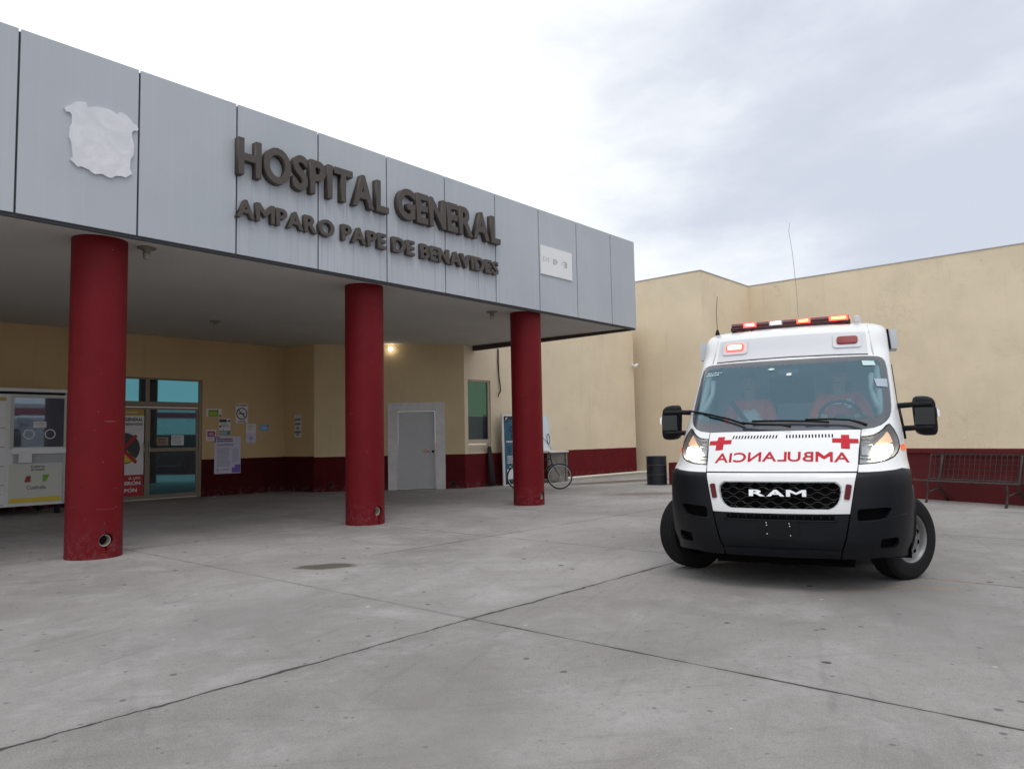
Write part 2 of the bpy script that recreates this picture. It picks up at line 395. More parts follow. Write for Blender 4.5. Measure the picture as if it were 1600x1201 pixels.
for k_, q_ in ((.45, .7), (7.55, .85), (10.8, .8), (14.3, .7), (17.9, .6), (21.4, .6), (-3.1, .6)):
    joint('x', k_, .0085, g.math('MULTIPLY', wob2, .45), q_)
g.set(g.b.inputs['Base Color'], c)
rg = g.rng(mid, .3, .7, .62, .85); g.set(g.b.inputs['Roughness'], rg)
hh = g.math('SUBTRACT', g.math('ADD', g.math('MULTIPLY', fine, .5), g.math('MULTIPLY', grit, .35)), g.math('MULTIPLY', h, 2.2))
g.bump(hh, .45, .014); M['ground'] = m
bm = BM(); N = 24
ext = [-300, -60, -20, -8] + [i * 2.0 for i in range(-2, 16)] + [36, 60, 300]
vs = [[bm.verts.new((a, b, 0)) for b in ext] for a in ext]
for i in range(len(ext) - 1):
    for j in range(len(ext) - 1): bm.faces.new((vs[i][j], vs[i + 1][j], vs[i + 1][j + 1], vs[i][j + 1]))
obj('ground', bm, M['ground'], kind='structure')

# ------------------------------------------------------------------ the hospital building
hosp = empty('hospital_building', (8, 12, 0), 0, 'beige hospital with grey panelled canopy, red columns and a red painted base', 'building')
HO = Vector((-8, -12, 0))
def hpart(name, bm, mt, parent=None, **k):
    """part of the hospital: geometry written in world coordinates"""
    bmesh.ops.translate(bm, verts=bm.verts, vec=HO)
    return obj(name, bm, mt, parent or hosp, **k)
def wall_face(bm, p0, p1, z0, z1, holes=(), thick=.22):
    """upright wall from p0 to p1 (outside on the right hand when walking p0->p1), rectangular holes (s0,s1,za,zb)"""
    p0 = Vector((*p0, 0)); p1 = Vector((*p1, 0)); d = (p1 - p0); L = d.length; d.normalize(); inn = Vector((-d.y, d.x, 0))
    ss = sorted({0, L, *[q for hq in holes for q in hq[:2]]}); zs = sorted({z0, z1, *[q for hq in holes for q in hq[2:]]})
    P = lambda s, z, t: p0 + d * s + inn * t + Vector((0, 0, z))
    def q(*pts): bm.faces.new([bm.verts.new(v) for v in pts])
    for a, b in zip(ss, ss[1:]):
        for e, f in zip(zs, zs[1:]):
            sm, zm = (a + b) / 2, (e + f) / 2
            if any(hq[0] < sm < hq[1] and hq[2] < zm < hq[3] for hq in holes): continue
            q(P(a, e, 0), P(b, e, 0), P(b, f, 0), P(a, f, 0))
            q(P(b, e, thick), P(a, e, thick), P(a, f, thick), P(b, f, thick))
    for a, b, e, f in holes:
        q(P(a, e, 0), P(a, f, 0), P(a, f, thick), P(a, e, thick)); q(P(b, f, 0), P(b, e, 0), P(b, e, thick), P(b, f, thick))
        q(P(a, f, 0), P(b, f, 0), P(b, f, thick), P(a, f, thick)); q(P(b, e, 0), P(a, e, 0), P(a, e, thick), P(b, e, thick))
    q(P(0, z1, 0), P(L, z1, 0), P(L, z1, thick), P(0, z1, thick))
YR = 18.8; A0 = (11.62, YR); A1 = (11.72, 17.5); B1 = (14.70, 14.65); W1 = (23.62, 14.65)
bm = BM(); wall_face(bm, (-7, YR), A0, 0, 4.3, [(7 + 7.26, 7 + 9.2, 0, 3.03)])
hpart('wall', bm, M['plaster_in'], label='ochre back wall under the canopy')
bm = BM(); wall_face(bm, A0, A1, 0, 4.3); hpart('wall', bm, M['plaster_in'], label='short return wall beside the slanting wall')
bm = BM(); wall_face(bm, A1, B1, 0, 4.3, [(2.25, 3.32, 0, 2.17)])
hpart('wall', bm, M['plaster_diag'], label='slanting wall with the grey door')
bm = BM(); wall_face(bm, B1, W1, 0, 5.55, [(.14, 1.08, .98, 3.04)])
wall_face(bm, W1, (23.62, 24), 0, 5.55)
hpart('wall', bm, M['plaster'], label='straight wall with the narrow window')
# soffit: rises a little towards the back
bm = BM()
sl = lambda y: 3.905 + max(0, y - 9.36) * .0185
P = [(-7, 9.36), (15.05, 9.36), (15.05, 14.64), (14.72, 14.64), (11.74, 17.5), (11.64, YR), (-7, YR)]
bm.faces.new([bm.verts.new((a, b, sl(b))) for a, b in P][::-1]); bm.faces.new([bm.verts.new((a, b, sl(b) + .25)) for a, b in P])
for (a, b), (e, f) in zip(P, P[1:] + P[:1]): bm.faces.new([bm.verts.new(v) for v in ((a, b, sl(b)), (e, f, sl(f)), (e, f, sl(f) + .25), (a, b, sl(b) + .25))])
hpart('soffit', bm, M['soffit'])
bm = BM(); box(bm, -7, 15.1, 9.36, 19, 5.8, 5.93); hpart('roof', bm, M['soffit'])
# the dark edge strip and the side beam of the canopy
bm = BM(); box(bm, -7, 15.16, 9.315, 9.36, 3.86, 5.97); hpart('fascia_backing', bm, M['darkmetal'])
bm = BM(); box(bm, 15.05, 15.16, 9.36, 14.64, 3.86, 4.02); hpart('edge_beam', bm, M['beam'])
bm = BM(); box(bm, 15.10, 15.16, 9.36, 14.64, 4.022, 5.97); hpart('fascia_panel', bm, M['fascia'])
sx = [-5.42, -4.115, -2.81, -1.505, -.20, 1.105, 2.41, 3.70, 4.99, 6.29, 7.595, 8.90, 10.21, 11.52, 12.81, 14.13, 15.17]
for a, b in zip(sx, sx[1:]):
    bm = BM(); box(bm, a + .012, b - .012, 9.285, 9.313, 3.90, 5.99)
    hpart('fascia_panel', bm, M['fascia'], bevel=.003)
# columns with a real drain opening low on the front
for cx, cy, hx in ((3.50, 9.90, .03), (7.59, 9.885, .03), (11.62, 9.77, .06)):
    bm = BM(); n = 72
    lathe(bm, [(.315, 0), (.315, .05), (.314, .6), (.314, 1.5), (.315, 3.0), (.315, sl(cy) - .004)], n)
    bm.faces.new([v for v in bm.verts if abs(v.co.z) < 1e-6][::-1])
    bm.faces.new([v for v in bm.verts if v.co.z > 3.8])
    co = hpart('column', bm, M['column'], smooth=R(40)); co.location = (cx, cy, 0); 
    for v in co.data.vertices: v.co -= HO
    co.location = Vector((cx, cy, 0)) + HO
    zc = .215 if hx < .05 else .175; rr = .083
    cut = BM(); lathe(cut, [(0, -.45), (rr, -.45), (rr, -.02), (0, -.02)], 28, Matrix.Translation((hx, 0, zc)) @ Matrix.Rotation(-PI / 2, 4, 'X') if False else Matrix.Translation((hx, 0, zc)) @ Matrix.Rotation(R(-90), 4, 'X'))
    if hx < .05:
        prism(cut, [(hx - .022, zc - .06), (hx + .022, zc - .06), (hx + .012, .10 if cx < 5 else .01), (hx - .008, .09 if cx < 5 else .01)], -.40, -.24)
    cme = bpy.data.meshes.new('cutter'); bmesh.ops.recalc_face_normals(cut, faces=cut.faces); cut.to_mesh(cme); cut.free()
    cobj = bpy.data.objects.new('cutter', cme); COL.objects.link(cobj); cobj.parent = hosp; cobj.location = co.location
    md = co.modifiers.new('cut', 'BOOLEAN'); md.operation = 'DIFFERENCE'; md.object = cobj; md.solver = 'EXACT'; md.use_self = True
    me = evald(co); co.modifiers.clear(); co.data = me; bpy.data.objects.remove(cobj)
    me.shade_smooth(); me.set_sharp_from_angle(angle=R(35))
    bm = BM(); T = Matrix.Translation((hx, -.165, zc - .004)) @ Matrix.Rotation(R(90), 4, 'X')
    lathe(bm, [(.062, -.02), (.062, .09), (.070, .09), (.070, -.02)], 24, T); lathe(bm, [(.0, -.015), (.066, -.015)], 24, T, mi=1)
    obj('drain_pipe', bm, [M['pvc'], M['black']], co, smooth=R(40))

# entrance: bronze aluminium storefront in the back wall
ent = empty('entrance_door', (8.23 - 8, YR - 12, 0)); ent.parent = hosp
EO = Vector((-8.23, -YR, 0))
def epart(name, bm, mt, par=None, **k):
    bmesh.ops.translate(bm, verts=bm.verts, vec=EO); return obj(name, bm, mt, par or ent, **k)
bm = BM(); y0, y1 = YR + .02, YR + .10
for a, b, e, f in ((7.26, 7.30, 0, 3.03), (9.12, 9.2, 0, 3.03), (7.30, 9.12, 2.985, 3.03), (7.30, 9.12, 2.30, 2.44), (7.775, 7.87, 2.44, 2.985), (7.30, 9.12, .0, .035)):
    box(bm, a, b, y0, y1, e, f)
epart('frame', bm, M['alu'], bevel=.004)
bm = BM(); box(bm, 7.30, 7.775, YR + .05, YR + .06, 2.44, 2.985); epart('pane', bm, M['door_glass'])
bm = BM(); box(bm, 7.87, 9.12, YR + .05, YR + .06, 2.44, 2.985); epart('pane', bm, M['door_glass'])
for a, b in ((7.305, 7.835), (7.845, 9.115)):
    bm = BM()
    w = .055
    for q in ((a, a + w, .04, 2.295), (b - w, b, .04, 2.295), (a + w, b - w, 2.24, 2.295), (a + w, b - w, .04, .14), (a + w, b - w, 1.195, 1.285)):
        box(bm, q[0], q[1], YR + .035, YR + .085, q[2], q[3])
    dl = epart('door_leaf', bm, M['alu'], bevel=.004)
    for e, f in ((.14, 1.195), (1.285, 2.24)):
        bm = BM(); box(bm, a + w, b - w, YR + .055, YR + .062, e, f); epart('pane', bm, M['door_glass'], dl)
    bm = BM()
    sx_ = b - .1 if a < 7.5 else a + .03
    tube(bm, [(sx_, YR + .03, 1.42), (sx_, YR - .01, 1.42), (sx_, YR - .01, 1.10), (sx_, YR + .03, 1.10)], .011, 8); epart('handle', bm, M['steel'], dl, smooth=True)
# narrow window in the straight wall
wo = empty('window', (15.31 - 8, 14.65 - 12, 0)); wo.parent = hosp
WO = Vector((-15.31, -14.65, 0))
def wpart(name, bm, mt, par=None, **k):
    bmesh.ops.translate(bm, verts=bm.verts, vec=WO); return obj(name, bm, mt, par or wo, **k)
bm = BM()
for a, b, e, f in ((14.84, 14.885, .98, 3.04), (15.72, 15.78, .98, 3.04), (14.885, 15.72, 2.99, 3.04), (14.885, 15.72, 1.23, 1.345), (14.885, 15.72, .98, 1.02)):
    box(bm, a, b, 14.70, 14.76, e, f)
wpart('frame', bm, M['cream'], bevel=.004)
bm = BM(); box(bm, 14.885, 15.72, 14.735, 14.743, 2.005, 2.99); wpart('pane', bm, M['win_glass'])
bm = BM(); box(bm, 14.885, 15.72, 14.735, 14.743, 1.345, 2.003); wpart('pane', bm, glassy('dark_reflection_glass', (.20, .32, .42), .16, (.004, .008, .020)), label='lower pane with its dark reflection put into the glass colour')  # dark reflection painted in as a separate lower glass colour
bm = BM(); box(bm, 14.885, 15.72, 14.725, 14.74, 1.02, 1.175); box(bm, 14.885, 15.72, 14.71, 14.74, 1.185, 1.2); wpart('lower_panel', bm, M['cream'])
# grey service door in the slanting wall, local frame along the wall
dv = (Vector((*B1, 0)) - Vector((*A1, 0))).normalized(); da = math.atan2(dv.y, dv.x)
dr = empty('service_door', (A1[0] - 8, A1[1] - 12, 0), da); dr.parent = hosp
bm = BM(); box(bm, 2.28, 3.295, .06, .10, .02, 2.155); obj('door_leaf', bm, M['door'], dr, bevel=.003)
bm = BM()
for a, b, e, f in ((2.25, 2.275, .0, 2.17), (3.30, 3.32, .0, 2.17), (2.275, 3.30, 2.16, 2.17)): box(bm, a, b, .04, .11, e, f)
obj('jamb', bm, M['frame_white'], dr)
bm = BM()
box(bm, 2.0, 2.25, -.03, .0, 0, 2.40); box(bm, 3.32, 3.575, -.03, 0, 0, 2.40); box(bm, 2.25, 3.32, -.03, 0, 2.17, 2.40)
obj('door_surround', bm, M['frame_white'], dr, label='wide white painted border around the grey door')
bm = BM(); Mh = Matrix.Translation((3.03, .058, 1.045)) @ Matrix.Rotation(R(90), 4, 'X')
prism(bm, [(2.95, 1.045), (3.03, 1.12), (3.11, 1.045), (3.03, .97)], .05, .0595); lathe(bm, [(.0, .06), (.026, .06), (.026, 0)], 16, Mh)
tube(bm, [(3.03, .01, 1.045), (3.14, .005, 1.04)], .012, 8)
obj('handle', bm, mat('handle_brass', (.42, .24, .22), .35, metal=.7), dr, smooth=R(40))
bm = BM(); lathe(bm, [(0, .015), (.036, .015), (.036, 0)], 20, Matrix.Translation((3.235, .06, 1.035)) @ Matrix.Rotation(R(90), 4, 'X')); obj('deadbolt', bm, M['black'], dr, smooth=R(40))
bm = BM(); lathe(bm, [(.055, 0), (.055, .05), (.07, .05), (.07, 0)], 22, Matrix.Translation((3.80, .0, .14)) @ Matrix.Rotation(R(90), 4, 'X')); lathe(bm, [(0, .004), (.06, .004)], 22, Matrix.Translation((3.80, .0, .14)) @ Matrix.Rotation(R(90), 4, 'X'), mi=1)
dpm = mat('drain_paint', (.08, .009, .012), .7); obj('drain_outlet', bm, [dpm, M['black']], dr, smooth=R(40)); bm = BM()
lathe(bm, [(.055, 0), (.055, .05), (.07, .05), (.07, 0)], 22, Matrix.Translation((.45, .0, .2)) @ Matrix.Rotation(R(90), 4, 'X')); lathe(bm, [(0, .004), (.06, .004)], 22, Matrix.Translation((.45, .0, .2)) @ Matrix.Rotation(R(90), 4, 'X'), mi=1)
obj('drain_outlet', bm, [dpm, M['black']], dr, smooth=R(40))

# lettering on the fascia
def sign_row(label, words, z0, z1, depth, yb):
    root = empty('sign_lettering', (words[0][1], yb, z0), 0, label, 'sign')
    for w, xa, xb in words:
        ms = [text_mesh(ch, .030, depth / 2 / (z1 - z0)) for ch in w]
        cap = text_mesh('H', .030, 0); ch_ = max(v.co.y for v in cap.vertices) - min(v.co.y for v in cap.vertices); lo = min(v.co.y for v in cap.vertices)
        ext_ = [(min(v.co.x for v in q.vertices), max(v.co.x for v in q.vertices)) for q in ms]
        kern = {'AM': -.02, 'PA': -.07, 'PE': .0, 'AR': -.02, 'TA': -.07, 'AL': .02, 'AV': -.11, 'VI': 0, 'NA': -.01, 'RA': -.03, 'IT': -.01}
        gap = .075; X = 0; xs = []
        for i, (a, b) in enumerate(ext_):
            xs.append(X); X += (b - a) + gap + (kern.get(w[i:i + 2], 0))
        tot = X - gap - (0 if True else 0); kx = (xb - xa) / tot; kz = (z1 - z0) / ch_
        for (a, b), q, xo in zip(ext_, ms, xs):
            b2 = BM(); b2.from_mesh(q)
            for v in b2.verts:
                v.co = Vector((xa + (v.co.x - a + xo) * kx - words[0][1], -(v.co.z * (z1 - z0) + depth / 2), (v.co.y - lo) * kz))
            bmesh.ops.remove_doubles(b2, verts=b2.verts, dist=1e-5)
            obj('letter', b2, M['letters'], root)
sign_row('large bronze three-dimensional letters reading HOSPITAL GENERAL on the grey fascia', [('HOSPITAL', 4.955, 7.55), ('GENERAL', 7.74, 10.24)], 4.985, 5.495, .11, 9.283)
sign_row('smaller bronze letters reading AMPARO PAPE DE BENAVIDES, lower row on the fascia', [('AMPARO', 4.955, 6.525), ('PAPE', 6.665, 7.515), ('DE', 7.655, 8.125), ('BENAVIDES', 8.262, 10.20)], 4.40, 4.65, .08, 9.283)
em = [(2.86, 5.219), (2.89, 5.255), (2.921, 5.27), (2.959, 5.319), (3.005, 5.344), (3.085, 5.366), (3.106, 5.31), (3.223, 5.353), (3.322, 5.363), (3.39, 5.353), (3.441, 5.323), (3.458, 5.361), (3.483, 5.37), (3.544, 5.352), (3.588, 5.319), (3.624, 5.274), (3.669, 5.26), (3.682, 5.226), (3.67, 5.194), (3.634, 5.192), (3.604, 5.155), (3.61, 5.1), (3.633, 5.003), (3.631, 4.88), (3.597, 4.815), (3.591, 4.701), (3.618, 4.643), (3.541, 4.576), (3.498, 4.584), (3.422, 4.564), (3.389, 4.532), (3.355, 4.528), (3.28, 4.554), (3.199, 4.529), (3.166, 4.543), (3.137, 4.566), (3.053, 4.584), (3.018, 4.57), (2.938, 4.632), (2.961, 4.679), (2.942, 4.837), (2.917, 4.9), (2.922, 5.008), (2.944, 5.069), (2.942, 5.166), (2.922, 5.191), (2.884, 5.187)]
m = mat('emblem_whitewash', (.60, .61, .67), .6); g = G(m); p = g.geo()
n = g.noise(p, 3.5, 6, .7, dist=1.2)
g.set(g.b.inputs['Base Color'], g.mix(g.rng(n, .3, .7), (.64, .65, .69), (.76, .77, .80))); g.bump(n, .07, .02)
bm = BM(); prism(bm, em, 9.258, 9.284)
obj('emblem_plate', bm, m, label='whitewashed crest-shaped plate with ragged outline on the fascia', cat='emblem')
b_ = empty('sign_board', (12.07, 9.26, 4.95), 0, 'small flat white board with faded print at the right of the fascia', 'sign')
bm = BM(); box(bm, -.53, .53, 0, .022, -.29, .30); obj('panel', bm, M['white'], b_, bevel=.003)
fad = mat('faded_print', (.38, .40, .43), .8); fad2 = mat('faded_pink_print', (.60, .55, .62), .8)
bm = BM()
def rects(bm, l, y, M_=None, mi=0, t=.0025):
    for a, b, e, f in l: box(bm, a, b, y - t, y, e, f, M_, mi)
rects(bm, [(-.46, -.43, -.02, .08), (-.43, -.40, .06, .08), (-.43, -.40, -.02, 0), (-.37, -.345, -.02, .07), (-.33, -.29, .03, .05), (-.28, -.26, -.02, .08)], -.001)
rects(bm, [(-.12, -.085, -.035, .07), (-.085, -.02, .05, .07), (-.085, -.02, -.035, -.015), (-.055, -.02, .005, .03), (-.01, .015, .0, .06), (.22, .34, .055, .075), (.24, .34, .005, .02), (.24, .34, -.045, -.03), (.30, .34, -.03, .055), (.17, .18, -.02, .06)], -.001, mi=1)
obj('print', bm, [fad2, fad], b_)

# bulbs under the canopy
for i, (a, b, lab) in enumerate(((4.04, 9.83, 'unlit bulb holder under the canopy, right of the left column'), (7.78, 15.34, 'unlit bulb holder deep under the canopy, nearest the back wall'), (10.97, 10.10, 'unlit bulb holder under the canopy, left of the right column'))):
    z = sl(b); t_ = empty('ceiling_lamp', (a, b, z), 0, lab, 'lamp', 'bulb holders under the canopy')
    bm = BM(); lathe(bm, [(0, -.002), (.115, -.002), (.115, -.018), (.06, -.03), (.045, -.05), (.045, -.075), (0, -.075)], 24); obj('base', bm, mat('lamp_base', (.20, .17, .14), .5), t_, smooth=R(40))
    bm = BM(); lathe(bm, [(.0, -.076), (.042, -.078), (.046, -.10), (.046, -.135), (.036, -.155), (0, -.16)], 20); obj('bulb', bm, mat('dull_bulb', (.30, .28, .24), .3), t_, smooth=R(50))
wl = A1[0] + dv.x * 2.10 + .04 * dv.y, A1[1] + dv.y * 2.10 - .04 * dv.x
t_ = empty('wall_lamp', (A1[0] + dv.x * 2.10, A1[1] + dv.y * 2.10, 3.90), da, 'lit white bulb high on the slanting wall', 'lamp')
bm = BM(); lathe(bm, [(0, 0), (.06, 0), (.06, .03), (.03, .06), (0, .06)], 20, Matrix.Rotation(R(90), 4, 'X')); obj('base', bm, M['black'], t_, smooth=R(40))
bm = BM(); bmesh.ops.create_uvsphere(bm, u_segments=20, v_segments=12, radius=.062, matrix=Matrix.Translation((0, -.10, -.01))); obj('bulb', bm, mat('lit_bulb', (1, .95, .85), .4, emit=(1, .88, .66), estr=11), t_, smooth=True)

# ------------------------------------------------------------------ posters on the back wall
def poster(name, x0, x1, z0, z1, y, paperm, label, cat='poster', t=.004, ry=0):
    r_ = empty(name, ((x0 + x1) / 2, y, (z0 + z1) / 2), 0, label, cat); r_.rotation_euler = (0, ry, 0)
    w, hgt = (x1 - x0) / 2, (z1 - z0) / 2
    bm = BM(); box(bm, -w, w, -t, -.001, -hgt, hgt); obj('sheet', bm, paperm, r_)
    return r_, w, hgt
def lines(bm, x0, x1, z1, z0, n, y, mi=0, jit=.3, th=.5):
    st = (z1 - z0) / n
    for i in range(n):
        e = x1 - random.random() * jit * (x1 - x0); zz = z1 - st * (i + .5); X = x0
        while X < e:
            wl_ = min(e - X, (x1 - x0) * random.uniform(.06, .16))
            box(bm, X, X + wl_, y - .001, y, zz - st * th * .5, zz + st * th * .5, None, mi); X += wl_ + (x1 - x0) * .025
yy = -.0045
r_, w, hg = poster('notice', 9.31, 9.73, 2.07, 2.285, YR, M['paper'], 'green and white notice beside the entrance, highest of its group')
bm = BM(); rects(bm, [(-.16, .12, -.10, .075)], yy, t=.001); rects(bm, [(-.15, .11, .05, .065), (.14, .19, -.10, -.05)], yy - .0012, mi=1, t=.001); lines(bm, -.13, .10, .03, -.07, 3, yy - .0012, 2); obj('print', bm, [M['green'], M['ink'], M['yellow']], r_)
r_, w, hg = poster('no_smoking_sign', 10.125, 10.48, 1.915, 2.435, YR, M['paper'], 'white no-smoking sign with a crossed cigarette in a ring', 'sign')
bm = BM(); text_into(bm, 'PROHIBIDO', -.165, .165, .19, .24, yy - .001, .03); text_into(bm, 'FUMAR', -.11, .11, -.245, -.195, yy - .001, .03)
lathe(bm, [(.135, 0), (.162, 0), (.162, .002), (.135, .002)], 40, Matrix.Translation((0, yy, -.01)) @ Matrix.Rotation(R(90), 4, 'X'), closed=True, mi=0)
rects(bm, [(-.10, .07, -.022, .008), (.075, .10, -.022, .008)], yy, mi=1, t=.001)
box(bm, -.145, .145, yy - .003, yy - .0014, -.014, .014, Matrix.Translation((0, 0, -.01)) @ Matrix.Rotation(R(45), 4, 'Y'), 0); obj('print', bm, [mat('maroon_ink', (.09, .02, .03), .7), M['ink']], r_)
r_, w, hg = poster('notice', 9.31, 9.575, 1.445, 1.735, YR, M['paper'], 'white notice with a magenta square, left of the teal one')
bm = BM(); rects(bm, [(-.105, .105, -.04, .105)], yy, t=.001); lines(bm, -.07, .08, .07, -.01, 2, yy - .0012, 1); lines(bm, -.10, .10, -.06, -.12, 2, yy, 2); obj('print', bm, [M['magenta'], M['paper'], M['greyink']], r_)
r_, w, hg = poster('notice', 9.655, 9.975, 1.57, 2.035, YR, M['paper'], 'white and teal printed notice just above the lilac poster')
bm = BM(); rects(bm, [(-.15, .06, .13, .21)], yy, t=.001); rects(bm, [(-.15, .155, -.215, -.095)], yy, mi=1, t=.001); rects(bm, [(.09, .15, .14, .19), (-.15, -.10, -.01, .04), (-.06, -.03, -.07, -.04)], yy, mi=2, t=.001); lines(bm, -.10, .15, .10, 0, 4, yy, 3); lines(bm, -.13, .1, -.11, -.2, 3, yy - .0012, 4); obj('print', bm, [M['darkgrey'], M['teal'], M['ink'], M['greyink'], M['paper']], r_)
r_, w, hg = poster('wall_poster', 9.535, 10.275, .57, 1.55, YR, M['lilac'], 'large lilac poster of small print overlapping the red dado', t=.006)
bm = BM(); rects(bm, [(-.37, -.33, .33, .485), (-.33, -.22, .455, .485)], yy - .002, t=.001); lines(bm, -.30, .16, .45, .34, 2, yy - .002, 1, .1, .6); lines(bm, -.30, .20, .30, .24, 2, yy - .002, 1); lines(bm, -.30, .08, .20, -.30, 15, yy - .002, 2, .2, .45); lines(bm, .13, .33, .18, -.20, 12, yy - .002, 2, .3, .4); lines(bm, -.20, .05, -.37, -.40, 1, yy - .002, 1); rects(bm, [(.12, .36, -.47, -.33), (.20, .36, -.33, -.26)], yy - .002, t=.001); rects(bm, [(-.30, -.25, -.42, -.36)], yy - .002, mi=2, t=.001); obj('print', bm, [M['violet'], M['ink'], M['greyink']], r_)
r_, w, hg = poster('notice', 10.43, 10.72, 1.635, 1.89, YR, M['paper'], 'plain white typed sheet below the no-smoking sign, upper one')
bm = BM(); lines(bm, -.10, .10, .10, -.07, 4, yy, 0, .4, .35); obj('print', bm, M['greyink'], r_)
r_, w, hg = poster('notice', 10.43, 10.72, 1.37, 1.63, YR, M['lilac'], 'white sheet with a round grey mark, lower of two')
bm = BM(); lathe(bm, [(.02, 0), (.055, 0), (.055, .001), (.02, .001)], 20, Matrix.Translation((0, yy, 0)) @ Matrix.Rotation(R(90), 4, 'X'), closed=True); lines(bm, -.10, .10, -.08, -.11, 1, yy); obj('print', bm, M['greyink'], r_)
r_, w, hg = poster('notice', 10.85, 11.11, 1.70, 1.87, YR, M['skyblue'], 'small sky-blue notice, rightmost on the back wall')
bm = BM(); lines(bm, -.09, .09, .05, -.05, 3, yy, 0, .3, .4); rects(bm, [(.08, .12, .03, .07)], yy, mi=1, t=.001); obj('print', bm, [M['paper'], M['ink']], r_)
# tall handwritten sheet on the short return wall
va = (Vector((*A1, 0)) - Vector((*A0, 0))).normalized(); aa = math.atan2(va.y, va.x)
r_ = empty('notice', (A0[0] + va.x * .60, A0[1] + va.y * .60, 1.80), aa, 'narrow sheet hand-lettered in thick black strokes on the return wall', 'poster')
bm = BM(); box(bm, -.15, .15, -.006, -.001, -.30, .33); obj('sheet', bm, mat('dull_paper', (.68, .65, .66), .8), r_)
bm = BM()
for zz, wd, n_ in ((.20, .26, 6), (.08, .24, 4), (-.035, .12, 2), (-.15, .27, 6), (-.24, .12, 3)):
    for k in range(n_):
        q = -wd / 2 + wd * (k + .5) / n_; hh_ = random.uniform(.055, .085) * (1 if zz > -.2 else .4)
        box(bm, q - wd / n_ * .46, q - wd / n_ * .12, -.0085, -.0065, zz - hh_ / 2, zz + hh_ / 2); box(bm, q - wd / n_ * .09, q + wd / n_ * .30, -.0085, -.0065, zz - hh_ / 2 + random.uniform(0, .02), zz - hh_ / 2 + .048)
obj('print', bm, M['ink'], r_)
# banner taped to the left leaf of the entrance
r_ = empty('door_banner', (7.52, YR + .03, 1.20), 0, 'white, gold and red banner on the left entrance leaf forbidding hats', 'poster')
bx = lambda a: a - 7.52
bm = BM(); box(bm, bx(7.12), bx(7.745), -.006, -.001, .14 - 1.2, 2.24 - 1.2); obj('sheet', bm, M['paper'], r_)
bm = BM()
rects(bm, [(bx(7.12), bx(7.745), 2.085 - 1.2, 2.24 - 1.2)], -.0062, mi=0, t=.001)
rects(bm, [(bx(7.12), bx(7.745), .14 - 1.2, .65 - 1.2)], -.0062, mi=1, t=.001)
lines(bm, bx(7.3), bx(7.6), 2.18 - 1.2, 2.14 - 1.2, 1, -.0075, 5, .1)
text_into(bm, 'GENERAL', bx(7.29), bx(7.715), 1.95 - 1.2, 2.03 - 1.2, -.0065, .035, mi=2); text_into(bm, 'BENAVIDES', bx(7.31), bx(7.715), 1.845 - 1.2, 1.905 - 1.2, -.0065, .03, mi=2)
Mc = Matrix.Translation((bx(7.28), -.0063, 1.29 - 1.2)) @ Matrix.Rotation(R(90), 4, 'X')
lathe(bm, [(0, 0), (.375, 0), (.375, .001), (0, .001)], 48, Mc, mi=3)
prism(bm, [(bx(7.24), .93 - 1.2), (bx(7.60), 1.0 - 1.2), (bx(7.44), 1.13 - 1.2), (bx(7.36), 1.24 - 1.2), (bx(7.24), 1.22 - 1.2)], -.0095, -.0078, mi=4)
for s_ in (1, -1):
    box(bm, -.46, .46, -.0125, -.010, -.04, .04, Matrix.Translation((bx(7.25), 0, 1.27 - 1.2)) @ Matrix.Rotation(R(46) * s_, 4, 'Y'), 1)
text_into(bm, 'EL USO', bx(7.40), bx(7.675), .545 - 1.2, .595 - 1.2, -.0076, .03, mi=5); text_into(bm, 'ERON', bx(7.31), bx(7.68), .405 - 1.2, .495 - 1.2, -.0076, .035, mi=5); text_into(bm, 'PON', bx(7.31), bx(7.60), .235 - 1.2, .325 - 1.2, -.0076, .035, mi=5)
for a_, z_ in ((7.535, .505), (7.445, .335)): box(bm, bx(a_) - .008, bx(a_) + .008, -.0085, -.0075, z_ - 1.2, z_ + .022 - 1.2, None, 5)
obj('print', bm, [M['gold'], M['red'], M['ink'], M['darkgrey'], M['yellow'], M['paper']], r_)
for a, b, e, f, lab, pm in ((8.07, 8.355, 1.35, 1.555, 'tan notice on the right entrance leaf, left of the white sheet', mat('tan_paper', (.38, .26, .20), .8)), (8.425, 8.745, 1.345, 1.60, 'white sheet stuck on the right entrance leaf glass', M['paper'])):
    r_, w, hg = poster('door_notice', a, b, e, f, YR + .055, pm, lab)
    bm = BM(); lines(bm, -w * .8, w * .8, hg * .75, -hg * .75, 4, yy, 0, .3, .45); obj('print', bm, M['ink'] if a < 8.3 else M['greyink'], r_)
bm = BM(); box(bm, -.05, .05, -.02, .02, 0, .012); obj('paper_scrap', bm, M['paper'], loc=(9.32, 18.35, .004), rot=(0, .1, .5), label='scrap of white paper on the floor by the entrance', cat='litter')

# ------------------------------------------------------------------ kiosk at the left
KY = 17.2
ks = empty('service_kiosk', (4.3, KY, 0), 0, 'white booth with a dark glazed hatch beside the entrance', 'kiosk')
kx = lambda a: a - 4.3
bm = BM(); box(bm, kx(2.4), kx(5.50), 0, 1.3, .19, 2.42); obj('body', bm, M['kiosk'], ks, bevel=.006)
bm = BM(); box(bm, kx(2.35), kx(5.53), -.06, 1.36, 2.475, 2.54); obj('roof', bm, M['kiosk'], ks, bevel=.005)
bm = BM(); box(bm, kx(2.42), kx(5.48), .03, 1.28, 2.42, 2.475); obj('roof_gap', bm, M['black'], ks)
for a in (2.5, 5.36):
    for b in (.06, 1.16):
        bm = BM(); box(bm, kx(a), kx(a + .08), b, b + .08, 0, .19); obj('leg', bm, M['black'], ks)
bm = BM()
for a, b, e, f in ((4.50, 4.56, 1.32, 2.40), (5.455, 5.495, .22, 2.40), (4.56, 5.455, 2.355, 2.40)): box(bm, kx(a), kx(b), -.02, -.002, e, f)
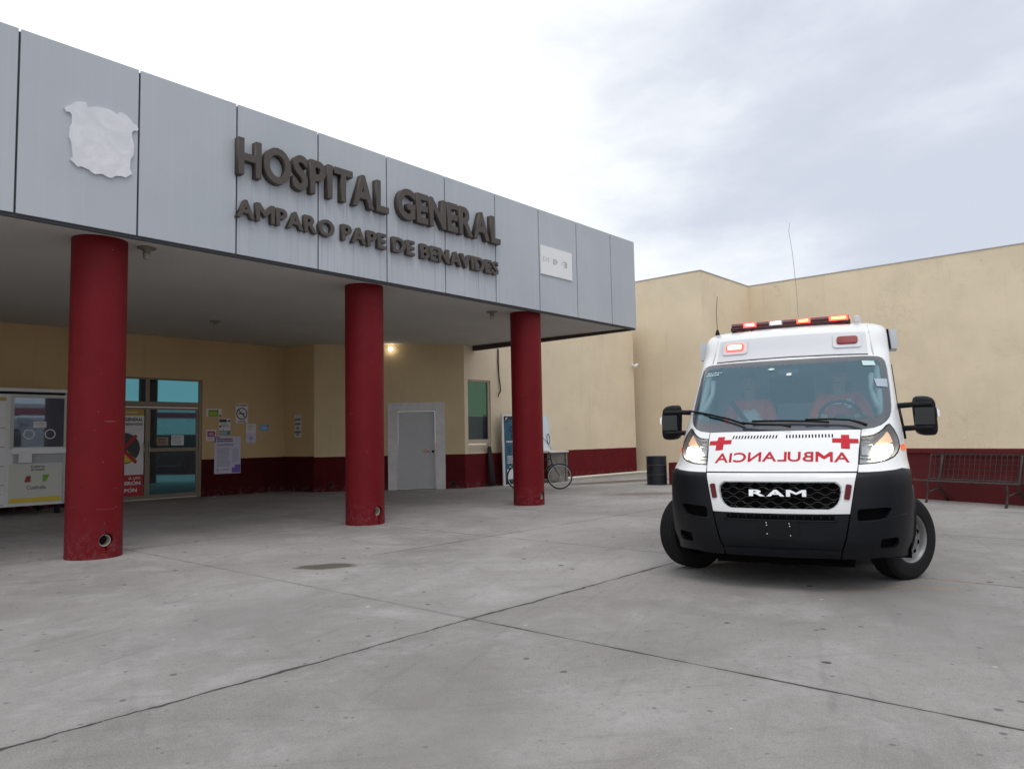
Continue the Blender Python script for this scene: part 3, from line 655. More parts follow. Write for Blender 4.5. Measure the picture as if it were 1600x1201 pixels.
wf = obj('window_frame', bm, M['alu'], ks); wf.data.materials[0] = mat('kiosk_trim', (.50, .49, .47), .5)
bm = BM(); box(bm, kx(4.56), kx(5.455), -.010, -.002, 1.36, 2.355); obj('window_pane', bm, M['kiosk_glass'], ks)
bm = BM()
for a in (4.825, 5.205): lathe(bm, [(.082, 0), (.098, 0), (.098, .005), (.082, .005)], 36, Matrix.Translation((kx(a), -.0105, 1.62)) @ Matrix.Rotation(R(90), 4, 'X'), closed=True)
obj('hatch_ring', bm, M['white'], ks)
bm = BM(); box(bm, kx(4.90), kx(5.13), -.013, -.0105, 1.755, 1.875); rects(bm, [(kx(4.935), kx(5.10), 1.835, 1.85), (kx(4.935), kx(5.10), 1.805, 1.82), (kx(4.96), kx(5.08), 1.77, 1.78)], -.0132, mi=1, t=.001); obj('window_label', bm, [M['paper'], M['greyink']], ks)
bm = BM(); box(bm, kx(4.53), kx(5.49), -.07, -.003, 1.225, 1.33); obj('counter', bm, M['white'], ks, bevel=.006)
bm = BM(); box(bm, kx(4.56), kx(5.45), -.006, -.002, 1.03, 1.22); obj('recess_panel', bm, mat('kiosk_recess', (.42, .43, .45), .6), ks)
bm = BM(); box(bm, kx(4.64), kx(4.87), -.085, -.073, 1.05, 1.29); obj('pinned_sheet', bm, M['paper'], ks)
bm = BM(); box(bm, kx(4.50), kx(5.44), -.012, -.002, .25, 1.02); rects(bm, [(kx(4.52), kx(5.42), .26, .35)], -.0125, mi=1, t=.001)
prism(bm, [(kx(4.765), .66), (kx(4.875), .66), (kx(4.875), .79), (kx(4.80), .78)], -.0145, -.0125, mi=2); prism(bm, [(kx(5.09), .66), (kx(5.15), .665), (kx(5.21), .80), (kx(5.09), .80)], -.0145, -.0125, mi=3)
text_into(bm, 'Gobierno', kx(4.875), kx(5.125), .945, .995, -.013, .015, mi=4); text_into(bm, 'de Estado', kx(4.875), kx(5.125), .885, .935, -.013, .015, mi=4); text_into(bm, 'Coahuila', kx(4.81), kx(5.15), .515, .59, -.013, .012, mi=4)
obj('emblem_panel', bm, [mat('panel_cream', (.60, .60, .55), .6), M['yellow'], M['dkred'], M['green'], M['ink']], ks)
for e, f in ((1.76, 2.36), (1.38, 1.70), (1.0, 1.345), (.63, .97), (.24, .60)):
    bm = BM(); box(bm, kx(3.45), kx(4.42), -.008, -.002, e, f); rects(bm, [(kx(3.46), kx(4.42), e - .013, e - .003)], -.004, mi=1); lines(bm, kx(3.55), kx(4.38), f - .12, e + .06, 3, -.0085, 2, .4, .2)
    if e > 1.7: rects(bm, [(kx(3.46), kx(4.42), 2.28, 2.355)], -.0085, mi=3, t=.001)
    obj('price_list', bm, [M['paper'], M['dkred'], M['greyink'], M['gold']], ks)

# ------------------------------------------------------------------ things along the straight wall
sg = empty('standing_sign', (16.4, 14.34, 0), 0, 'tall blue standing sign in a white frame behind the right column', 'sign'); sg.rotation_euler = (R(-1), 0, 0)
bm = BM(); box(bm, -.48, -.40, -.02, .02, 0, 2.06); box(bm, .40, .48, -.02, .02, 0, 2.06); box(bm, -.40, .40, -.02, .02, 2.0, 2.06); box(bm, -.40, .40, -.02, .02, 0, .03); obj('frame', bm, M['frame_white'], sg)
bm = BM(); box(bm, -.40, .40, -.012, .01, .03, 2.0); obj('panel', bm, M['blueprint'], sg)
bm = BM(); rects(bm, [(-.40, .40, 1.90, 2.0), (-.40, .40, .03, .12)], -.0125, mi=0, t=.001)
lathe(bm, [(0, 0), (.085, 0), (.085, .002), (0, .002)], 24, Matrix.Translation((-.27, -.0127, 1.90)) @ Matrix.Rotation(R(90), 4, 'X'), mi=0)
rects(bm, [(-.31, -.28, 1.89, 1.96), (-.27, -.24, 1.93, 1.97)], -.0150, mi=1, t=.001)
text_into(bm, '0', -.17, .02, 1.53, 1.72, -.013, .05, mi=2); text_into(bm, '0', .10, .29, 1.53, 1.72, -.013, .05, mi=2)
rects(bm, [(-.09, -.02, 1.35, 1.49), (-.02, .25, 1.35, 1.38)], -.0125, mi=2, t=.001); rects(bm, [(-.27, -.10, .97, 1.0), (-.27, -.10, 1.03, 1.06), (-.27, -.10, 1.10, 1.13)], -.0125, mi=2, t=.001)
lines(bm, -.30, .30, 1.30, 1.22, 1, -.0125, 1); lines(bm, -.28, .30, .86, .62, 4, -.0125, 1); lines(bm, -.2, .3, .55, .5, 1, -.0125, 1); rects(bm, [(-.30, .0, .18, .46)], -.0125, mi=1, t=.001); obj('print', bm, [M['ink'], M['paper'], mat('navy_print', (.01, .02, .09), .6)], sg)
bm = BM()
for k in range(5):
    tube(bm, [(-.06 + .035 * k, .06 - .02 * (k % 2), .02), (-.07 + .03 * k, .10, .6), (-.05 + .02 * k, .16, 1.10 + .02 * (k % 3))], [.035, .04, .03], 10)
obj('rolled_mat', bm, mat('dark_cloth', (.025, .02, .022), .9), label='dark rolled mat leaning on the wall left of the blue sign', cat='mat', loc=(15.62, 14.42, 0), smooth=True)
tb = empty('work_table', (18.05, 14.2, 0), 0, 'weathered wooden table with a white edge behind the bicycle', 'table')
bm = BM(); box(bm, -.55, .44, -.30, .32, .90, .955); obj('tabletop', bm, M['frame_white'], tb, bevel=.005)
for a, b in ((-.50, -.27), (.33, -.27), (-.50, .22), (.33, .22)):
    bm = BM(); box(bm, a, a + .08, b, b + .08, 0, .90); obj('leg', bm, M['wood'], tb)
bm = BM(); box(bm, -.41, .30, -.24, -.21, .05, .90); obj('side_panel', bm, M['wood'], tb)
bd = empty('leaning_board', (18.02, 14.45, .957), 0, 'pale blue-white board standing on the table against the wall', 'board'); bd.rotation_euler = (R(-6), 0, 0)
bm = BM(); box(bm, -.42, .29, -.02, .01, 0, 1.09); obj('sheet', bm, mat('pale_board', (.58, .66, .74), .4, noise=.06), bd)
bm = BM(); box(bm, .26, .30, -.03, -.021, 0, 1.09); box(bm, -.42, .26, -.03, -.021, 0, .03); obj('edge_strip', bm, M['pvc'], bd)
bm = BM(); tube(bm, [(-.4, -.035, .62), (-.2, -.06, .45), (.02, -.05, .30), (.2, -.06, .10), (.26, -.05, .03)], .008, 6); tube(bm, [(.17 + .07 * math.cos(t / 10 * 2 * PI), -.035, .36 + .16 * math.sin(t / 10 * 2 * PI)) for t in range(11)], .009, 6)
obj('cable_loop', bm, M['rust'], bd, smooth=True)
bm = BM(); tube(bm, [(16.11, 14.625, 4.0), (16.09, 14.62, 3.6), (16.115, 14.61, 3.2), (16.15, 14.60, 2.92), (16.15, 14.59, 2.75), (16.07, 14.59, 2.66), (16.05, 14.60, 2.56)], [.017, .017, .018, .02, .022, .018, .008], 8); tube(bm, [(16.15, 14.632, 3.98), (16.15, 14.632, 3.3), (16.16, 14.62, 2.95)], .008, 6)
obj('hanging_cable', bm, M['rust'], label='brown cable hanging down the wall beside the narrow window', cat='cable', smooth=True)
bm = BM(); tube(bm, [(17.0, 14.45, .045), (20, 14.46, .045), (23.3, 14.44, .045), (23.75, 14.30, .045), (24.0, 14.15, .045)], .045, 10)
tube(bm, [(18.95, 14.40, .045), (18.95, 14.38, .16)], .05, 10); obj('drain_pipe', bm, M['pvc'], label='long white plastic pipe lying along the foot of the wall', cat='pipe', smooth=True)
cm = empty('security_camera', (23.5, 14.6, 3.98), 0, 'small white security camera at the far corner of the wall', 'camera')
bm = BM(); box(bm, -.04, .04, .0, .045, -.05, .05); tube(bm, [(0, .0, 0), (0, -.08, -.01)], .015, 8); obj('bracket', bm, M['white'], cm)
bm = BM(); lathe(bm, [(0, -.12), (.045, -.12), (.05, 0), (.05, .12), (0, .12)], 16, Matrix.Translation((0, -.12, -.03)) @ Matrix.Rotation(R(70), 4, 'Y')); obj('housing', bm, M['white'], cm, smooth=R(40))

# ------------------------------------------------------------------ bicycle
bk = empty('bicycle', (15.17, 12.38, 0), math.atan2(-.765, .644), 'black bicycle standing behind the right column', 'bicycle')
WB = 1.06
def wheel_parts(par, cx):
    w_ = empty('wheel', (cx, 0, .335)); w_.parent = par
    Rx = Matrix.Rotation(R(90), 4, 'X')
    bm = BM(); lathe(bm, [(.335 - .019 + .019 * math.cos(t * PI / 4), .019 * math.sin(t * PI / 4)) for t in range(8)], 56, Rx, closed=True); obj('tyre', bm, M['rubber'], w_, smooth=True)
    bm = BM(); lathe(bm, [(.295, -.011), (.302, -.011), (.302, .011), (.287, .011), (.287, -.011)], 56, Rx, closed=True); obj('rim', bm, M['steel'], w_)
    bm = BM(); lathe(bm, [(0, -.035), (.022, -.035), (.022, .035), (0, .035)], 14, Rx); obj('hub', bm, M['steel'], w_)
    bm = BM()
    for k in range(24):
        a = k * 2 * PI / 24; b = a + (.5 if k % 2 else -.5); tube(bm, [(.02 * math.cos(b), .025 * (-1) ** (k // 2), .02 * math.sin(b)), (.29 * math.cos(a), 0, .29 * math.sin(a))], .0016, 4, False)
    sp = obj('wheel_lacing', bm, M['steel'], w_); pass
wheel_parts(bk, WB / 2); wheel_parts(bk, -WB / 2)
Bb = (-.10, 0, .29); St = (-.24, 0, .72); Hd = (.30, 0, .80); Hl = (.34, 0, .66); Ra = (-WB / 2, 0, .335); Fa = (WB / 2, 0, .335)
bm = BM(); tube(bm, [Bb, St], .016); tube(bm, [(St[0], 0, .70), Hd], .016); tube(bm, [Hl, Bb], .018); tube(bm, [Hd, Hl], .02)
for s_ in (-.05, .05): tube(bm, [(Ra[0], s_, Ra[2]), (Bb[0], s_ * .6, Bb[2])], .01); tube(bm, [(Ra[0], s_, Ra[2]), (St[0], s_ * .3, .70)], .009)
obj('frame', bm, M['blackgloss'], bk, smooth=R(40))
bm = BM(); 
for s_ in (-.05, .05): tube(bm, [(Hl[0], s_, .65), (.42, s_, .52), (Fa[0], s_, Fa[2])], .011)
box(bm, .31, .37, -.055, .055, .64, .67); obj('fork', bm, M['blackgloss'], bk, smooth=R(40))
bm = BM(); tube(bm, [Hd, (.285, 0, .93)], .014); tube(bm, [(.25, -.30, .96), (.30, -.18, .95), (.30, 0, .94), (.30, .18, .95), (.25, .30, .96)], .013); obj('handlebar', bm, M['black'], bk, smooth=R(40))
bm = BM(); tube(bm, [(St[0], 0, .70), (-.275, 0, .86)], .012); prism(bm, [(-.42, .86), (-.40, .905), (-.30, .90), (-.13, .89), (-.12, .875), (-.28, .85)], -.06, .06); obj('saddle', bm, M['black'], bk, bevel=.01)
bm = BM(); lathe(bm, [(0, -.06), (.09, -.06), (.09, -.055), (0, -.055)], 24, Matrix.Translation(Bb) @ Matrix.Rotation(R(90), 4, 'X')); tube(bm, [(Bb[0], .07, Bb[2]), (Bb[0] + .1, .07, .16)], .01); tube(bm, [(Bb[0], -.07, Bb[2]), (Bb[0] - .1, -.07, .42)], .01); box(bm, -.05, .05, .07, .15, .15, .17); box(bm, -.25, -.15, -.15, -.07, .41, .43); obj('crankset', bm, M['black'], bk)

ob = empty('opposite_building', (24, -16, 0), 0, 'long low white building with a red band facing the hospital across the yard', 'building')
bm = BM(); box(bm, -42, 24, 0, 8, 0, 4.0); obj('wall', bm, mat('white_render', (.62, .64, .63), .8, noise=.08), ob)
bm = BM(); box(bm, -16, 24.02, -.03, -.003, 3.35, 3.75); obj('red_band', bm, mat('red_band_paint', (.30, .02, .05), .7), ob)
bm = BM(); box(bm, -16, 24.02, -.03, -.003, 0, 2.15); box(bm, -42, -16.003, -.03, -.003, 0, 3.6); obj('painted_shade', bm, mat('shadowed_openings', (.008, .008, .010), .7), ob)  # shaded openings painted as near-black sheets, tall end added to darken the window reflection
ob.rotation_euler = (0, 0, PI)
# ------------------------------------------------------------------ drum, far building, low walls, benches
bm = BM(); lathe(bm, [(0, .01), (.27, .01), (.275, 0), (.285, .01), (.275, .02), (.275, .26), (.288, .275), (.275, .29), (.275, .52), (.288, .535), (.275, .55), (.275, .765), (.285, .775), (.278, .785), (.265, .775), (.265, .60), (0, .60)], 40)
obj('steel_drum', bm, M['drum'], smooth=R(35), label='dark blue steel drum standing by the far wall', cat='barrel', loc=(18.15, 10.62, 0))
fb = empty('far_building', (26, 10, 0), 0, 'tall plain beige block with a stepped corner behind the ambulance', 'building')
bm = BM()
for p0, p1 in (((24.2, 26), (24.2, 12.11)), ((24.2, 12.11), (28.28, 12.11)), ((28.28, 12.11), (28.28, -9))): wall_face(bm, p0, p1, 0, 7.21, thick=.25)
bmesh.ops.translate(bm, verts=bm.verts, vec=(-26, -10, 0)); obj('wall', bm, M['plaster_far'], fb)
bm = BM()
cp = [(24.185, 26), (24.185, 12.095), (28.265, 12.095), (28.265, -9)]
for (a, b), (e, f) in zip(cp, cp[1:]):
    x0, x1 = min(a, e), max(a, e); y0_, y1_ = min(b, f), max(b, f)
    if x0 == x1: box(bm, x0, x0 + .28, y0_ + (.0 if y0_ < 0 else .0), y1_, 7.212, 7.25)
    else: box(bm, x0 + .283, x1 - .002, y0_, y0_ + .28, 7.214, 7.252)
bmesh.ops.translate(bm, verts=bm.verts, vec=(-26, -10, 0)); obj('coping', bm, mat('coping_grey', (.38, .36, .33), .8, noise=.15), fb)
lw = empty('low_wall', (16.1, 3.15, 0), math.atan2(.92, .39), 'low dark red wall with coping behind the wire benches', 'wall'); lw['kind'] = 'thing'
bm = BM(); box(bm, -9, 4.4, -.24, 0, 0, .90); obj('wall_body', bm, M['lowwall'], lw)
bm = BM(); box(bm, -9.03, 4.43, -.27, .045, .902, .985); obj('coping', bm, M['lowwall'], lw, bevel=.006)
for v in lw.children: v.location = (0, 0, 0)
bm = BM(); box(bm, 18.3, 18.62, 7.2, 10.33, 0, .60); obj('low_kerb_wall', bm, M['lowwall'], label='short low red wall beside the steel drum', cat='wall', kind='thing', bevel=.01)
def bench():
    r_ = empty('wire_bench', (0, 0, 0), 0, 'dark wire mesh bench beside the ambulance, fully visible one', 'bench', 'wire benches along the low red wall')
    L = .95
    prof = [(-.30, .40), (-.28, .425), (-.10, .40), (.08, .39), (.14, .42), (.17, .50), (.22, .70), (.26, .86), (.285, .885), (.30, .88)]
    seat = prof[:5]; back = prof[4:]
    for nm, pr in (('seat', seat), ('backrest', back)):
        bm = BM()
        n = 20
        for k in range(n + 1):
            X = -L + 2 * L * k / n; tube(bm, [(X, a, b) for a, b in pr], .0045 if 0 < k < n else .011, 5)
        def along(t):
            i = min(int(t * (len(pr) - 1)), len(pr) - 2); q = t * (len(pr) - 1) - i
            return (pr[i][0] * (1 - q) + pr[i + 1][0] * q, pr[i][1] * (1 - q) + pr[i + 1][1] * q)
        for k in range(11):
            a, b = along(k / 10); tube(bm, [(-L, a, b + .004), (L, a, b + .004)], .0035 if 0 < k < 10 else .011, 5)
        obj(nm, bm, M['rust'], r_, smooth=R(40))
    for s_ in (-.72, .72):
        bm = BM(); tube(bm, [(s_, -.30, 0), (s_, -.27, .05), (s_, -.22, .25), (s_, -.26, .41)], .022, 8); obj('leg', bm, M['rust'], r_, smooth=True)
        bm = BM(); tube(bm, [(s_, .34, 0), (s_, .24, .14), (s_, .10, .30), (s_, .13, .43), (s_, .21, .68), (s_, .27, .87)], .024, 8); obj('leg', bm, M['rust'], r_, smooth=True)
        bm = BM(); tube(bm, [(s_, -.235, .19), (s_, .0, .235), (s_, .165, .22)], .016, 8); obj('stretcher', bm, M['rust'], r_, smooth=True)
    return r_
def copy_tree(o, par=None):
    c_ = o.copy(); COL.objects.link(c_); c_.parent = par
    for ch in list(o.children): copy_tree(ch, c_)
    return c_
b1 = bench(); ba = math.atan2(-.92, -.39)
b1.location = (15.49, 2.62, 0); b1.rotation_euler = (0, 0, ba)
b2 = copy_tree(b1); b2.location = (15.49 - .39 * 2.0, 2.62 - .92 * 2.0, 0); b2['label'] = 'dark wire mesh bench cut off by the right edge of the picture'

# ------------------------------------------------------------------ ambulance (local frame: x to its left, y backwards, z up, origin under the front axle)
AT = R(15.59)
amb = empty('ambulance', (7.206, 2.759, 0), AT - PI / 2, 'white ambulance van with red crosses, lit headlamps and a red roof light bar', 'ambulance')
TAB = [(.15, -.90, -.30, .97), (.22, -.94, -.28, .98), (.30, -.985, -.27, .985), (.45, -1.04, -.30, 1.02), (.66, -1.05, -.33, 1.03), (.85, -1.03, -.33, 1.03), (.96, -1.0, -.3, 1.03), (1.0, -.945, -.22, 1.03), (1.06, -.88, -.05, 1.025), (1.19, -.74, .10, 1.018), (1.26, -.655, .15, 1.012), (1.35, -.50, .2, 1.005), (1.38, -.45, .22, 1.0), (1.51, -.27, .32, .985), (1.8, .10, .6, .968), (2.05, .435, .84, .957), (2.11, .53, .9, .955), (2.20, .63, 1.0, .95), (2.36, .75, 1.10, .945), (2.42, .82, 1.15, .932), (2.47, .91, 1.22, .893), (2.50, 1.02, 1.32, .83)]
def pch(zs, vs):
    n = len(zs); hh = [zs[i + 1] - zs[i] for i in range(n - 1)]; d = [(vs[i + 1] - vs[i]) / hh[i] for i in range(n - 1)]
    mm = [d[0]] + [0 if d[i - 1] * d[i] <= 0 else 2 * d[i - 1] * d[i] / (d[i - 1] + d[i]) for i in range(1, n - 1)] + [d[-1]]
    def f(z):
        z = min(max(z, zs[0]), zs[-1]); i = max(0, min(n - 2, next((k for k in range(n - 1) if z <= zs[k + 1]), n - 2)))
        t = (z - zs[i]) / hh[i]; a = 2 * t ** 3 - 3 * t * t + 1; b = t ** 3 - 2 * t * t + t; c_ = -2 * t ** 3 + 3 * t * t; e = t ** 3 - t * t
        return a * vs[i] + b * hh[i] * mm[i] + c_ * vs[i + 1] + e * hh[i] * mm[i + 1]
    return f
_z = [t[0] for t in TAB]; fyc, fys, fw = (pch(_z, [t[k] for t in TAB]) for k in (1, 2, 3))
NE = 2.5; SL = 5.0
def smap(u, z):
    s_ = -1 if u < 0 else 1; a = abs(u)
    w, yc, ys = fw(z), fyc(z), fys(z)
    if a <= 1:
        t = a * PI / 2
        return Vector((s_ * w * math.sin(t) ** (2 / NE), ys - (ys - yc) * max(0, math.cos(t)) ** (2 / NE), z))
    return Vector((s_ * w, ys + (a - 1) * SL, z))
def snorm(u, z):
    e = 2e-3
    if abs(u) < .02: u = .02 if u >= 0 else -.02
    if .985 < abs(u) <= 1: u = .985 * (1 if u > 0 else -1)
    du = smap(u + e, z) - smap(u - e, z); z0 = min(max(z, .155), 2.495); dz = smap(u, z0 + e) - smap(u, z0 - e)
    n_ = du.cross(dz); n_.normalize()
    if n_.dot(Vector((u * .8, -1 + min(abs(u), 1), .1))) < 0: n_ = -n_
    if abs(u) <= .02: n_.x = 0; n_.normalize()
    return n_
def fu(x, z):
    w = fw(z); t = min(abs(x) / w, .99999); return math.copysign(math.asin(t ** (NE / 2)) / (PI / 2), x) if x else 0.0
def su(y, z): return 1 + (y - fys(z)) / SL
def UV(p):
    """('f',x,z) front point, ('s',y,z) side point, or (x,z)"""
    if p[0] == 's': return (su(p[1], p[2]), p[2])
    if p[0] == 'f': p = p[1:]
    return (fu(p[0], p[1]), p[1])
def rounded(poly, r, n=4):
    out = []
    for i, p in enumerate(poly):
        a, b, c_ = Vector(poly[i - 1]), Vector(p), Vector(poly[(i + 1) % len(poly)])
        d1, d2 = (a - b), (c_ - b); rr = min(r, d1.length * .45, d2.length * .45); q1, q2 = b + d1.normalized() * rr, b + d2.normalized() * rr
        for k in range(n + 1):
            t = k / n; out.append(tuple((1 - t) ** 2 * q1 + 2 * t * (1 - t) * b + t * t * q2))
    return out
class Surf:
    """collects patches lying on the body surface into one mesh with exact smooth normals"""
    def __init__(s): s.v = []; s.n = []; s.f = []; s.mi = []; s.k = {}
    def vert(s, u, z, off, flip=False, extra=None):
        key = (round(u, 5), round(z, 5), round(off, 5), flip)
        if key in s.k: return s.k[key]
        n_ = snorm(u, z); s.v.append(smap(u, z) + n_ * off); s.n.append(-n_ if flip else n_); s.k[key] = len(s.v) - 1
        return s.k[key]
    def face2d(s, bm, off, mi, du, dz, thick, mirror):
        us = [v.co.x for v in bm.verts]; zs = [v.co.y for v in bm.verts]
        k = math.ceil(min(us) / du)
        while k * du < max(us):
            if k * du - min(us) > 1e-4: bmesh.ops.bisect_plane(bm, geom=bm.verts[:] + bm.edges[:] + bm.faces[:], plane_co=(k * du, 0, 0), plane_no=(1, 0, 0), dist=1e-5)
            k += 1
        k = math.ceil(min(zs) / dz)
        while k * dz < max(zs):
            if k * dz - min(zs) > 1e-4: bmesh.ops.bisect_plane(bm, geom=bm.verts[:] + bm.edges[:] + bm.faces[:], plane_co=(0, k * dz, 0), plane_no=(0, 1, 0), dist=1e-5)
            k += 1
        for sg in ((1, -1) if mirror else (1,)):
            for f in bm.faces:
                cs = []
                for v in f.verts:
                    q = s.vert(sg * v.co.x, v.co.y, off)
                    if q not in cs: cs.append(q)
                if len(set(cs)) < 3: continue
                nn = Vector(); an = Vector()
                for a, b in zip(cs, cs[1:] + cs[:1]): nn += s.v[a].cross(s.v[b]); an += s.n[a]
                if nn.dot(an) < 0: cs = cs[::-1]
                s.f.append(cs); s.mi.append(mi)
            if thick:
                for e in bm.edges:
                    if len(e.link_faces) == 1:
                        a, b = e.verts; A, B = smap(sg * a.co.x, a.co.y), smap(sg * b.co.x, b.co.y); na, nb = snorm(sg * a.co.x, a.co.y), snorm(sg * b.co.x, b.co.y)
                        q = [A + na * off, B + nb * off, B + nb * (off - thick), A + na * (off - thick)]; fn = (q[1] - q[0]).cross(q[3] - q[0]).normalized()
                        c_ = e.link_faces[0].calc_center_median(); C_ = smap(sg * c_.x, c_.y)
                        if fn.dot(A - C_) < 0: fn = -fn; q = q[::-1]
                        i = len(s.v); s.v += q; s.n += [fn] * 4; s.f.append([i, i + 1, i + 2, i + 3]); s.mi.append(mi)
    def patch(s, outer, holes=(), off=0.0, mi=0, du=.05, dz=.05, thick=.012, mirror=True, raw=False):
        bm = BM(); es = []
        for lp in (outer, *holes):
            pts = list(lp) if raw else [UV(p) for p in lp]
            vs = [bm.verts.new((a, b, 0)) for a, b in pts]
            es += [bm.edges.new((vs[i], vs[(i + 1) % len(vs)])) for i in range(len(vs))]
        bmesh.ops.triangle_fill(bm, edges=es, use_beauty=True, normal=(0, 0, 1))
        s.face2d(bm, off, mi, du, dz, thick, mirror); bm.free(); return s
    def text(s, body, x0, x1, z0, z1, off, mi=0, bold=.03, flip=False, arch=0.0, thick=.003):
        me = text_mesh(body, bold, 0); b2 = BM(); b2.from_mesh(me); bmesh.ops.remove_doubles(b2, verts=b2.verts, dist=1e-5)
        xs = [v.co.x for v in b2.verts]; ys = [v.co.y for v in b2.verts]; ax, bx_, ay, by = min(xs), max(xs), min(ys), max(ys)
        for v in b2.verts:
            t = (v.co.x - ax) / (bx_ - ax); t = 1 - t if flip else t; X = x0 + t * (x1 - x0)
            Z = z0 + (v.co.y - ay) / (by - ay) * (z1 - z0) - arch * (2 * t - 1) ** 2
            v.co = (fu(X, Z), Z, 0)
        s.face2d(b2, off, mi, .05, .05, thick, False); b2.free(); return s
    def build(s, name, mts, parent=None, **k):
        me = bpy.data.meshes.new(name); me.from_pydata([tuple(v) for v in s.v], [], s.f)
        for m_ in (mts if isinstance(mts, list) else [mts]): me.materials.append(m_)
        for p, i in zip(me.polygons, s.mi): p.material_index = i; p.use_smooth = True
        me.validate(); me.normals_split_custom_set_from_vertices([tuple(v) for v in s.n][:len(me.vertices)])
        o = bpy.data.objects.new(name, me); link(o, parent or amb); return tag(o, **k)

m = mat('ambulance_white', (.80, .81, .82), .32, spec=.5, coat=.6); g = G(m); p = g.coord('Object'); x_, y_, z_ = g.sep(p)
dirt = g.math('MULTIPLY', g.rng(z_, .3, 1.0, 1, 0), g.rng(g.noise(p, 7, 6, .7), .4, .75))
g.set(g.b.inputs['Base Color'], g.mix(g.math('MULTIPLY', dirt, .25), (.80, .81, .82), (.50, .48, .46))); M['avan'] = m
m = mat('bumper_plastic', (.008, .009, .012), .44, spec=.26); g = G(m); p = g.coord('Object')
g.set(g.b.inputs['Base Color'], g.mix(g.math('MULTIPLY', g.rng(g.noise(p, 5, 6, .7), .4, .75), .35), (.0045, .0053, .0080), (.012, .012, .013))); g.bump(g.noise(p, 260, 2), .12, .002); M['bump'] = m
M['panelgrey'] = mat('roof_panel_white', (.62, .63, .67), .45)
M['redvinyl'] = mat('red_vinyl', (.50, .006, .022), .45, spec=.25)
M['redlens'] = mat('red_lens', (.20, .002, .008), .25, spec=.3)
M['redlit'] = mat('lit_red_lens', (.6, .02, .02), .3, emit=(1, .07, .04), estr=3.2)
M['redhot'] = mat('lit_red_core', (1, .6, .5), .3, emit=(1, .62, .52), estr=2.2)
M['amberhot'] = mat('lit_amber_core', (1, .5, .2), .3, emit=(1, .42, .12), estr=3.2)
M['whitehot'] = mat('lit_white_core', (1, 1, 1), .3, emit=(1, .98, .95), estr=3.5)
M['hlamp'] = mat('lit_headlamp', (1, .95, .85), .3, emit=(1, .90, .68), estr=7)
M['amber'] = mat('lit_amber_lens', (.8, .45, .25), .3, emit=(1, .66, .45), estr=.42)
M['orange'] = mat('orange_lens', (.65, .10, .02), .25, emit=(1, .16, .02), estr=.35)
M['chrome'] = mat('chrome', (.75, .76, .78), .12, metal=1)
M['reflector'] = mat('reflector', (.45, .47, .50), .22, metal=.9)
M['rim'] = mat('wheel_silver', (.235, .235, .24), .45, metal=.6, noise=.12, nscale=20)
M['liner'] = mat('liner_black', (.003, .003, .0035), .9, spec=.05)
M['frit'] = mat('frit_band', (.040, .048, .066), .12, coat=.4)

# headlamp outline, shared by lamp and the opening in the wing
HL = [(.633, 1.056), (.643, 1.186), (.655, 1.283), (.70, 1.284), (.754, 1.293), (.800, 1.315), (.838, 1.345), (.868, 1.378), (.893, 1.392), (.922, 1.345), (.945, 1.29), (.957, 1.24), (.957, 1.19), (.940, 1.15), (.905, 1.113), (.85, 1.085), (.76, 1.066)]
WS = [(.0, 2.088), (.42, 2.088), (.70, 2.088), (.80, 2.086), (.845, 2.080), (.880, 2.062), (.900, 2.03), (.912, 1.96), (.920, 1.80), (.923, 1.65), (.921, 1.56), (.914, 1.51), (.895, 1.462), (.865, 1.425), (.82, 1.390), (.76, 1.366), (.70, 1.358), (.60, 1.354), (.30, 1.352), (.0, 1.352)]
GL = [(.0, 2.035), (.42, 2.035), (.70, 2.045), (.80, 2.045), (.835, 2.035), (.853, 2.01), (.860, 1.95), (.866, 1.80), (.866, 1.65), (.861, 1.56), (.850, 1.515), (.825, 1.48), (.78, 1.460), (.70, 1.450), (.58, 1.444), (.30, 1.448), (.0, 1.452)]
mir = lambda pts: [UV(p) for p in pts] + [(-a, b) for a, b in [UV(p) for p in pts][::-1] if abs(a) > 1e-6]
ARC = lambda y0, r, a0, a1, n=14: [('s', y0 + r * math.cos(R(a0 + (a1 - a0) * k / n)), .37 + r * math.sin(R(a0 + (a1 - a0) * k / n))) for k in range(n + 1)]
WIN = [('s', .44, 1.455), ('s', 1.36, 1.43), ('s', 1.38, 1.52), ('s', 1.34, 1.98), ('s', 1.28, 2.02), ('s', 1.0, 2.02), ('s', .93, 1.99), ('s', .58, 1.60)]
ZT = 2.50; YE = 4.95
# white bodyshell: wing, pillar, side and roof front, open for lamps, glass, arches and hood
side = [(0, 1.995 + .095), (0, 2.2), (0, 2.36), (0, ZT)]
shell = Surf()
outer = [UV((.0, 2.093)), UV((.0, 2.2)), UV((.0, 2.36)), UV((.0, ZT)), (.5, ZT), (1, ZT), UV(('s', YE, ZT)), UV(('s', YE, 1.2)), UV(('s', YE, .32))]
outer += [UV(p) for p in [('s', 4.04 + .46, .32)] + ARC(4.04, .46, 0, 180) + [('s', 3.58, .32), ('s', .46, .32)] + ARC(0, .46, 0, 125)]
outer += [UV(p) for p in [('s', -.31, .80), ('s', -.27, .93), (.955, .985), (.90, .985), (.79, .985), (.70, .985), (.622, .985)]]
outer += [UV(p) for p in [(.629, 1.052)]] + [UV(p) for p in [(.76, 1.060), (.85, 1.078), (.910, 1.106), (.947, 1.145), (.964, 1.187), (.964, 1.243), (.951, 1.293), (.928, 1.35), (.894, 1.400), (.862, 1.386), (.834, 1.353), (.797, 1.323), (.752, 1.300), (.70, 1.291), (.658, 1.290)]]
outer += [UV(p) for p in [(.664, 1.349)]]
ws_off = [(a + .004 * (1 if a > .5 else 0) if a else a, b + (.005 if b > 2.05 else 0)) for a, b in WS]
